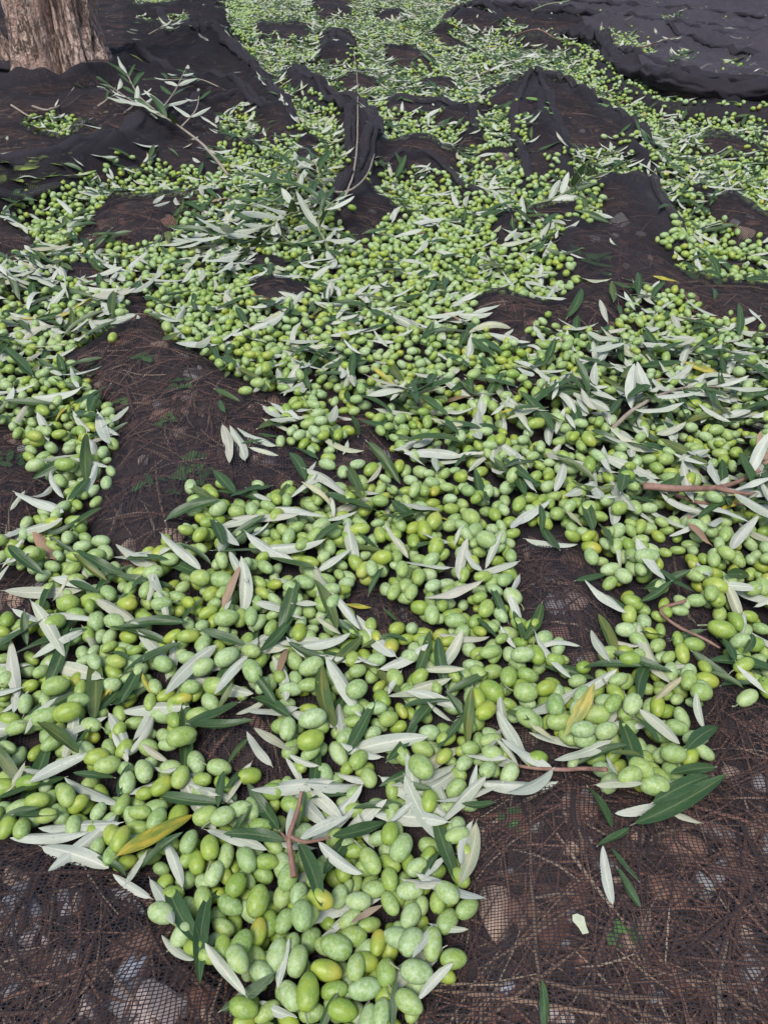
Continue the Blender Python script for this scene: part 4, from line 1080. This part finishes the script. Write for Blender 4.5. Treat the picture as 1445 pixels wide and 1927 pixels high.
# ------------------------------------------------------------------ stones
def stone_mesh(seed, mt):
    import bmesh
    bm = bmesh.new(); bmesh.ops.create_icosphere(bm, subdivisions=3, radius=1)
    o = Vector((seed * 3.7, seed * 1.3, 0))
    for vv in bm.verts:
        c = vv.co
        f = 1 + .28 * mnoise.noise(c * 1.1 + o) + .10 * mnoise.noise(c * 3 + o)
        # facets
        c2 = c * f
        for n in range(9):
            dn = Vector((math.sin(n * 2.4 + seed), math.cos(n * 2.4 + seed), .9 * math.sin(n * 1.7 + seed))).normalized()
            e = c2.dot(dn) - .70
            if e > 0: c2 = c2 - dn * e * .97
        vv.co = c2
    me = bpy.data.meshes.new('stone'); bm.to_mesh(me); bm.free(); me.materials.append(mt)
    return me
for n_, (p, r, ry, hz, c, lab) in enumerate(stone_rec):
    ob = link('stone', stone_mesh(n_ + 1, ST[c]), label=lab, category='stone', group='stones lying under the net')
    ob.location = (p[0], p[1], p[2]); ob.scale = (r * 1.02, ry * 1.02, hz); ob.rotation_euler = (0, 0, 0)

# ------------------------------------------------------------------ litter under the net: needles, chips, weeds (stuff)
def litter():
    Vs, Qs, Cs = [], [], []; off = 0
    cut = 0
    cols = [(.165, .085, .062), (.24, .125, .088), (.095, .055, .044), (.28, .185, .125), (.40, .30, .215), (.06, .04, .034)]
    cw = [.30, .24, .20, .12, .06, .08]
    V_all = []
    bj, bi = np.nonzero((bareS > .25) & frustum(GX, GY, 60) & (ridge < .045))
    a = GY[bj, bi]; wgt = 1 / (.25 + a) ** 1.3; wgt /= wgt.sum()
    N = 21000
    pk = rng.choice(len(bj), N, p=wgt)
    for q_ in pk:
        x = gx[bi[q_]] + random.uniform(-.003, .003); y = gy[bj[q_]]; big = random.random()
        L = random.uniform(.02, .075) if big < .95 else random.uniform(.08, .15)
        wd = (random.uniform(.0004, .0009) if big < .85 else random.uniform(.0008, .0015)) * (1 + .15 * y)
        an = random.uniform(0, 6.28); cv = random.uniform(-.9, .9) * (.35 if big < .93 else .12)
        ns = 3; t = np.linspace(-.5, .5, ns + 1)
        xs = x + L * t * math.cos(an) - cv * L * (t * t) * math.sin(an); ys = y + L * t * math.sin(an) + cv * L * (t * t) * math.cos(an)
        zt = samp(soil, xs, ys); hn = samp(H, xs, ys)
        f = random.random() * .85
        if any(((x - st[0][0]) / st[1]) ** 2 + ((y - st[0][1]) / st[2]) ** 2 < 1.3 for st in stone_rec): cut += 1; zt = zt - .02
        z0 = np.minimum(zt + .0012 + f * np.maximum(hn - zt - .004, 0), zt + .012)
        nx_, ny_ = -math.sin(an), math.cos(an)
        P = np.empty((ns + 1, 3, 3))
        tp = np.array([.5, 1, 1, .4])[:ns + 1] * wd
        P[:, 0] = np.stack([xs + nx_ * tp, ys + ny_ * tp, z0], 1); P[:, 1] = np.stack([xs - nx_ * tp, ys - ny_ * tp, z0], 1); P[:, 2] = np.stack([xs, ys, z0 + wd * 1.1], 1)
        Vs.append(P.reshape(-1, 3))
        for i in range(ns):
            b0 = off + i * 3
            Qs += [(b0, b0 + 2, b0 + 5, b0 + 3), (b0 + 2, b0 + 1, b0 + 4, b0 + 5)]
        off += (ns + 1) * 3
        c = random.choices(cols, cw)[0]; k = random.uniform(.7, 1.3)
        Cs.append(np.tile((c[0] * k, c[1] * k, c[2] * k, 1), ((ns + 1) * 3, 1)))
    link('pine_needles', mesh_np('pine_needles', np.vstack(Vs), np.array(Qs), False, {'tint': ('FLOAT_COLOR', np.vstack(Cs))}, M_NEEDLE), kind='stuff',
         label='reddish brown needles and dry stalks littering the soil under the net')
    # bark chips and clods
    Vs, Qs, Cs = [], [], []; off = 0
    pk = rng.choice(len(bj), 2200, p=wgt)
    for q_ in pk:
        x = gx[bi[q_]]; y = gy[bj[q_]]; L = random.uniform(.004, .019); W = L * random.uniform(.35, .9); an = random.uniform(0, 6.28); m = 6
        z = float(samp(soil, x, y)) + .001; hh = min(L * .35, .004)
        ring = []
        for k in range(m):
            t = 2 * math.pi * k / m + random.uniform(-.3, .3); rr = random.uniform(.7, 1.1)
            ax, ay = L * math.cos(t) * rr, W * math.sin(t) * rr
            ring.append((x + ax * math.cos(an) - ay * math.sin(an), y + ax * math.sin(an) + ay * math.cos(an)))
        P = [(a_, b_, z - .002) for a_, b_ in ring] + [(x + (a_ - x) * .8, y + (b_ - y) * .8, z + hh * random.uniform(.6, 1)) for a_, b_ in ring] + [(x, y, z + hh)]
        Vs.append(np.array(P))
        for k in range(m):
            Qs += [(off + k, off + (k + 1) % m, off + m + (k + 1) % m, off + m + k)]
            Qs += [(off + m + k, off + m + (k + 1) % m, off + 2 * m, off + 2 * m)]
        off += 2 * m + 1
        c = random.choice([(.30, .14, .10), (.42, .24, .17), (.55, .38, .30), (.16, .10, .08), (.48, .44, .44)]); k = random.uniform(.6, 1.1)
        Cs.append(np.tile((*(np.array(c) * k), 1), (2 * m + 1, 1)))
    Qa = np.array(Qs); tri = Qa[:, 2] == Qa[:, 3]
    link('bark_chips', mesh_np('bark_chips', np.vstack(Vs), [Qa[~tri], Qa[tri][:, :3]], False, {'tint': ('FLOAT_COLOR', np.vstack(Cs))}, M_NEEDLE), kind='stuff',
         label='brown bark chips and soil crumbs under the net')
litter()

def weed_plant(X, Y, n, size, label, lobed=True, yellow=0.0, seed=0, rise=.006, above=False):
    rr = random.Random(seed); p = hit(X, Y, soil)
    root = empty('weed', tuple(p), label, 'weed', 'weeds growing under the net')
    for k in range(n):
        an = rr.uniform(0, 6.28); d_ = size * math.sqrt(rr.random()); cx, cy = d_ * math.cos(an), d_ * math.sin(an) * 1.0
        s = size * rr.uniform(.22, .42)
        zc = float(samp(soil, p[0] + cx, p[1] + cy)); zn = float(samp(H, p[0] + cx, p[1] + cy))
        z = (min(zc + rise + rr.uniform(0, .004), zn - .003) if not above else zc + rise * rr.uniform(.3, 1)) - p[2]
        V = [(0, 0, 0)]; m = 20 if lobed else 12
        for q_ in range(m):
            t = 2 * math.pi * q_ / m
            r_ = (1 + .28 * math.cos(3 * t) + .08 * math.cos(9 * t)) if lobed else 1
            sx_, sy_ = (1, 1) if lobed else (1.5, .42)
            V.append((s * r_ * math.cos(t) * sx_, s * r_ * math.sin(t) * sy_, .06 * s * math.sin(2 * t + k)))
        T = np.array([(0, 1 + q_, 1 + (q_ + 1) % m) for q_ in range(m)])
        g = rr.uniform(.7, 1.3); col = (np.array([.07, .20, .05]) * (1 - yellow) + np.array([.40, .46, .08]) * yellow) * g
        me = mesh_np('leaf', np.array(V), T, True, {'tint': ('FLOAT_COLOR', np.tile((*col, 1), (len(V), 1)))}, M_WEED)
        o = link('leaf', me, root); o.location = (cx, cy, z); o.rotation_euler = (rr.uniform(-.2, .2), rr.uniform(-.2, .2), rr.uniform(0, 6.28))
WE = [(370,890,9,.024,'clover like weed under the net in the left bare patch',True,.1), (300,930,6,.020,'feathery weed stem at the left side of the left bare patch',False,.05),
 (265,680,6,.020,'weed leaves under the net peak in the left bare patch',True,.05), (180,700,5,.018,'weed under the net left of the net peak',False,.05),
 (350,735,6,.018,'weed under the net right of the net peak',True,.05), (40,870,8,.024,'ferny weed under the net at the left photo edge',False,.05),
 (225,770,5,.014,'small weed beside the vertical crease of the net',True,.2), (310,800,5,.014,'small weed in the middle of the left bare patch',True,.1),
 (40,350,22,.09,'yellow green weeds under the folded net at the left edge',False,.6), (110,345,14,.06,'pale weeds under the net fold, right of the yellow green weeds',False,.35),
 (1100,510,9,.05,'dark grassy weed under the net slope right of centre',False,.1), (1150,230,9,.07,'weed growing inside the far tent of net',False,.2),
 (955,1560,4,.010,'tiny clover under the net right of the bottom heap',True,.1), (1170,1785,4,.010,'tiny clover under the bare net at lower right',True,.1),
 (1330,540,8,.04,'dark weed near the brick coloured stone',False,.1), (540,800,3,.010,'little weed beside the lone olive pile',True,.1), (1000,240,8,.06,'weed at the foot of the net tent',False,.2)]
for n_, a in enumerate(WE): weed_plant(*a, seed=n_ + 50, rise=.006 if a[3] < .03 else .07)

# ------------------------------------------------------------------ olive branches and twigs
def catmull(P, n=6):
    P = [Vector(p) for p in P]; out = []
    for i in range(len(P) - 1):
        p0 = P[max(i - 1, 0)]; p1 = P[i]; p2 = P[i + 1]; p3 = P[min(i + 2, len(P) - 1)]
        for k in range(n):
            t = k / n
            out.append(.5 * ((2 * p1) + (p2 - p0) * t + (2 * p0 - 5 * p1 + 4 * p2 - p3) * t * t + (3 * p1 - p0 - 3 * p2 + p3) * t ** 3))
    out.append(P[-1]); return out
def branch(name, pts, lifts, r0, r1, label, material, leaf_from=0.3, pairs=6, L=.026, pale=.6, seed=0, sides=(), spread=.75, cat='branch', lean=0, tip_leaf=True):
    rr = random.Random(seed)
    P = []
    for (X, Y), l in zip(pts, lifts):
        z = 0
        for _ in range(6):
            p = px(X, Y, z); i = min(max(int((p[0] - X0) / DS), 0), DNX - 1); j = min(max(int((p[1] - Y0) / DS), 0), DNY - 1); z = .4 * z + .6 * (float(HM[j, i]) + l)
        P.append(px(X, Y, z))
    base = Vector(P[0])
    root = empty(name, base, label, cat)
    def build(PP, ra, rb, pr, lf, par, nm):
        C = catmull([Vector(p) - base for p in PP], 5); n = len(C)
        C = [c + Vector((mnoise.noise(c * 40) * .0015, mnoise.noise(c * 40 + Vector((5, 0, 0))) * .0015, 0)) for c in C]
        Vv, Ff = tube_np(C, [ra + (rb - ra) * i / (n - 1) for i in range(n)], 7)
        st = link(nm, mesh_np(nm, Vv, Ff, True, None, material), par)
        for k in range(pr):
            f = lf + (1 - lf) * (k + .5) / pr; i = min(int(f * (n - 1)), n - 2)
            t = (C[i + 1] - C[i]).normalized(); s = t.cross(Vector((0, 0, 1))); s = s.normalized() if s.length > .1 else Vector((1, 0, 0))
            for sg in (-1, 1):
                if rr.random() < .12: continue
                ln = L * rr.uniform(.7, 1.15) * (1 - .25 * f)
                dr = (t * rr.uniform(.5, 1.0) + s * sg * spread + Vector((0, 0, rr.uniform(-.05, .45)))).normalized()
                put_leaf(C[i], dr, ln, par)
        if tip_leaf and pr: put_leaf(C[-1], (C[-1] - C[-2]).normalized(), L * .8, par)
    def put_leaf(at, dr, ln, par):
        pl = rr.random() < pale
        up = Vector((rr.uniform(-.4, .4), rr.uniform(-.5, .2), 1)).normalized() * (-1 if pl else 1)
        xa = dr.cross(up).normalized(); za = xa.cross(dr).normalized()
        M = Matrix((xa, dr, za)).transposed()
        vr = rr.randrange(11)
        o = link('leaf', LM[vr], par); w_ = rr.uniform(.85, 1.15)
        o.matrix_local = Matrix.Translation(at + dr * ln * 1.08) @ M.to_4x4() @ Matrix.Diagonal((ln * w_, ln, ln, 1))
        o.color = (0, 0, rr.random(), rr.random())
    build(P, r0, r1, pairs, leaf_from, root, 'stem')
    for (sp, sl, pr) in sides:
        Q = []
        for (X, Y), l in zip(sp, sl):
            z = 0
            for _ in range(6):
                p = px(X, Y, z); i = min(max(int((p[0] - X0) / DS), 0), DNX - 1); j = min(max(int((p[1] - Y0) / DS), 0), DNY - 1); z = .4 * z + .6 * (float(HM[j, i]) + l)
            Q.append(px(X, Y, z))
        build(Q, r0 * .7, r1 * .7, pr, .15, root, 'side_stem')
    return root
branch('olive_branch', [(430,330),(385,275),(340,240),(300,213),(262,180),(240,140)], [.005,.02,.03,.035,.05,.07], .0035, .0015,
       'long bare grey olive branch with leafy tip leaning over the far left net', M_TWIG, .42, 8, .040, .5, 1,
       sides=[([(300,213),(330,170),(350,130)], [.035,.05,.06], 4), ([(290,205),(250,190),(205,160)], [.035,.04,.05], 4), ([(340,240),(370,205),(375,170)], [.03,.03,.02], 2)])
branch('olive_branch', [(425,170),(380,150),(345,150),(300,150)], [.005,.03,.03,.03], .002, .001, 'small leafy sprig lying behind the long bare olive branch', M_TWIG, .3, 3, .032, .8, 2)
branch('olive_branch', [(590,390),(540,405),(510,425),(470,435),(420,445),(365,450)], [.01,.02,.02,.02,.02,.02], .0028, .0012,
       'silvery olive branch fanned out left across the middle of the net', M_TWIGG, .05, 12, .046, .92, 3, spread=.42,
       sides=[([(530,410),(480,455),(440,490)], [.02,.02,.02], 4), ([(540,405),(560,350),(555,300)], [.02,.03,.02], 3), ([(565,398),(600,420),(615,470)], [.02,.02,.01], 3)])
branch('olive_branch', [(640,395),(590,365),(550,345),(510,340)], [.02,.035,.035,.03], .0025, .0012, 'dark green leafy branch lying above the silvery fanned branch', M_TWIGG, .05, 8, .036, .25, 33, spread=.6,
       sides=[([(590,365),(600,330),(590,300)], [.035,.045,.05], 4), ([(550,345),(520,375),(470,385)], [.035,.03,.02], 4)])
branch('olive_branch', [(620,470),(600,430),(610,395),(640,370)], [.01,.03,.05,.05], .0022, .0012, 'dark leafy sprig right of the silvery fanned branch', M_TWIGG, .05, 5, .034, .3, 34, spread=.6)
branch('dead_twig', [(590,392),(612,362),(655,360),(690,330),(705,290)], [.01,.02,.02,.02,.01], .003, .0012, 'pale bare forked twig beside the dark net fold at centre left', M_TWIG, .3, 0, cat='twig',
       sides=[([(612,362),(575,335),(520,315)], [.02,.02,.01], 0)])
branch('dead_stalk', [(650,368),(668,310),(673,220),(672,150),(664,85)], [.02,.03,.03,.03,.03], .0022, .001, 'tall thin bare stalk lying straight up from the pale forked twig', M_TWIG, .3, 0, cat='twig')
branch('olive_branch', [(1150,808),(1200,765),(1250,740),(1300,728),(1355,728)], [.006,.018,.022,.022,.018], .0028, .0012,
       'pale olive branch with drooping leaves on the right side of the leafy band', M_TWIG, .15, 5, .034, .75, 5, spread=.8)
branch('olive_branch', [(1210,915),(1270,918),(1345,918),(1390,905),(1430,885)], [.012,.014,.014,.018,.018], .0042, .0018,
       'thick reddish olive branch at the right edge of the leafy band', M_TWIGR, .4, 2, .03, .5, 6, sides=[([(1345,918),(1400,930),(1445,925)], [.014,.014,.014], 2), ([(1240,916),(1310,945),(1400,950)], [.012,.01,.01], 1)])
branch('olive_twig', [(553,1650),(548,1610),(545,1570),(560,1520),(567,1490)], [.006,.014,.016,.022,.024], .0022, .0012,
       'upright reddish twig sticking out of the bottom heap', M_TWIGR, .2, 0, cat='twig', seed=7, sides=[([(547,1575),(575,1585),(620,1575)], [.016,.014,.012], 2), ([(549,1590),(528,1565)], [.014,.02], 1)])
branch('olive_twig', [(1140,1448),(1100,1447),(1060,1448),(1010,1445),(975,1440)], [.005,.006,.006,.006,.005], .0017, .0012,
       'thin pale twig with leaves at the top rim of the lower bare net', M_TWIGR, .5, 2, .025, .9, 8, cat='twig', spread=.5)
branch('olive_twig', [(1290,1130),(1245,1148),(1270,1175),(1330,1205),(1355,1220)], [.008,.010,.012,.012,.01], .0016, .001,
       'crooked brown twig lying over olives near the right edge', M_TWIGR, .5, 0, cat='twig', seed=9)
branch('olive_twig', [(930,690),(985,690),(1050,715),(1110,735)], [.005,.008,.008,.005], .0016, .001, 'green twig below the middle bare patch', M_TWIGG, .2, 4, .024, .5, 10, cat='twig')
branch('olive_twig', [(700,440),(755,445),(800,437)], [.004,.004,.004], .0015, .001, 'short thin twig on the far middle drift', M_TWIGR, .2, 0, cat='twig')
branch('olive_branch', [(875,155),(930,128),(970,112),(1000,100)], [.01,.02,.03,.03], .004, .002, 'leafy olive branch on the far drift left of the net tent', M_TWIG, .2, 5, .04, .7, 11)
branch('olive_branch', [(960,70),(1010,55),(1050,75),(1075,70)], [.03,.04,.04,.03], .003, .0015, 'thin reddish branch over the far net fold at the top', M_TWIGR, .5, 2, .035, .7, 12)
branch('olive_branch', [(1150,100),(1210,88),(1240,78),(1280,68)], [.01,.03,.03,.02], .0035, .0015, 'reddish twig with pale leaves on the far right net', M_TWIGR, .0, 3, .038, .9, 13)
branch('olive_branch', [(920,30),(870,12),(840,5),(800,8)], [.02,.03,.03,.02], .006, .002, 'leafy olive branch at the top edge right of centre', M_TWIGR, .2, 6, .04, .6, 14)
branch('olive_branch', [(1000,20),(1030,8),(1065,3),(1075,-5)], [.05,.06,.07,.08], .003, .0015, 'hanging leafy shoot at the top edge above the net folds', M_TWIGG, .1, 3, .045, .6, 15)
branch('olive_branch', [(1010,385),(1050,370),(1080,350),(1100,330)], [.01,.02,.03,.05], .003, .0015, 'silvery leafy sprig standing up in the drift below the net tent', M_TWIGG, .1, 4, .042, .9, 16, spread=.4)
branch('olive_branch', [(280,65),(310,50),(340,45),(385,55)], [.01,.03,.03,.02], .003, .0015, 'far leafy sprig right of the tree trunk', M_TWIG, .1, 4, .04, .8, 17)
for n_, (a, lab) in enumerate([([(62,200),(90,207),(118,195),(140,165)], 'curved pale stick on net below the trunk, leftmost of three'), ([(95,205),(125,200),(155,178)], 'curved pale stick on net below the trunk, middle of three'),
        ([(185,200),(205,185),(218,165)], 'curved pale stick on net below the trunk, rightmost of three'), ([(235,212),(248,202),(260,188)], 'short pale stick beside the long bare branch'),
        ([(22,198),(60,222)], 'thin straight pale stick at the far left')]):
    branch('dead_stick', a, [.008] * len(a), .0032, .002, lab, M_TWIG, .2, 0, cat='stick', seed=20 + n_)
branch('dead_stick', [(478,555),(495,562),(515,568)], [.006,.006,.004], .0018, .0012, 'short orange brown stalk on the small bare patch', simple('orange_stalk', (.45, .17, .05), (.60, .30, .12), 60), .2, 0, cat='stick')

# a scrap of pale leaf on the bare net
p = hit(1088, 1742, H)
sc_v = np.array([(0, .006, .001), (.0035, .004, .002), (.004, -.001, .001), (.0045, -.005, .002), (.001, -.0055, .001), (-.001, -.002, .002), (-.0035, .002, .001), (-.003, .005, .0015)])
o = link('leaf_scrap', mesh_np('leaf_scrap', sc_v, np.array([[0, 7, 6, 5, 4, 3, 2, 1]]), False, {'tint': ('FLOAT_COLOR', np.tile((.55, .60, .42, 1), (8, 1)))}, M_WEED), label='torn pale leaf scrap alone on the lower right bare net', category='leaf')
o.location = (p[0], p[1], p[2] + .001)

# ------------------------------------------------------------------ tree
tb = px(131, 127, .05); tb[2] = -.02
tree = empty('olive_tree', tuple(tb), 'old olive tree with furrowed grey brown trunk at the upper left', 'tree')
def trunk_mesh(name, rad, hgt, lean, seed, nseg=170, nr=150, flare=.35):
    V = []
    for i in range(nr + 1):
        z = hgt * i / nr; f0 = 1 - .12 * z
        for k in range(nseg):
            a = 2 * math.pi * k / nseg; c, s = math.cos(a), math.sin(a); f = f0 + flare * math.exp(-z / .09) * (1 + .9 * math.sin(3 * a + seed) + .5 * math.sin(7 * a))
            q_ = Vector((c * 1.6 + seed, s * 1.6, z * 1.3))
            groove = -.34 * math.exp(-((a - (-1.62 + .5 * z) % 6.283) / .17) ** 2) - .20 * math.exp(-((a - (-2.15 - .2 * z) % 6.283) / .11) ** 2) - .22 * math.exp(-((a - (-1.15 + .1 * z) % 6.283) / .10) ** 2)
            lobe = groove + .34 * mnoise.noise(q_ * 1.5) + .10 * mnoise.noise(q_ * 3.3) + .05 * math.sin(5 * a + 3 * z + seed)
            fur = 1 - abs(mnoise.noise(Vector((c * 5.5 + .6 * mnoise.noise(q_ * 3), s * 5.5, z * 2.2 + seed)))) * 2
            fur2 = mnoise.noise(Vector((c * 16, s * 16, z * 9))) ; fur3 = mnoise.noise(Vector((c * 34, s * 34, z * 34)))
            r_ = rad * f * (1 + lobe - .22 * max(0, fur) ** 3 + .08 * fur2 + .04 * fur3)
            V.append((r_ * c + lean[0] * z, r_ * s + lean[1] * z, z))
    Q = [(i * nseg + k, i * nseg + (k + 1) % nseg, (i + 1) * nseg + (k + 1) % nseg, (i + 1) * nseg + k) for i in range(nr) for k in range(nseg)]
    return mesh_np(name, np.array(V), np.array(Q), True, None, M_BARK)
link('trunk', trunk_mesh('trunk', .140, 1.3, (-.03, .03), 3.1, flare=.30), tree)
s2 = link('side_stem', trunk_mesh('side_stem', .07, 1.2, (-.35, .1), 7.7, 60, 60), tree); s2.location = (-.27, .10, 0)
weed_plant(8, 112, 16, .07, 'green weeds beside the trunk at the left edge', False, .15, 90, .05, True)
weed_plant(18, 134, 10, .04, 'low green weed at the foot of the trunk', True, .1, 91, .03, True)

open('/tmp/log.txt', 'w').write('olives %d leaves %d area %.2f verts %d tris %d' % (len(olives), len(leaves), area, 0, sum((len(m.loops) - 2 * len(m.polygons)) for m in bpy.data.meshes)))
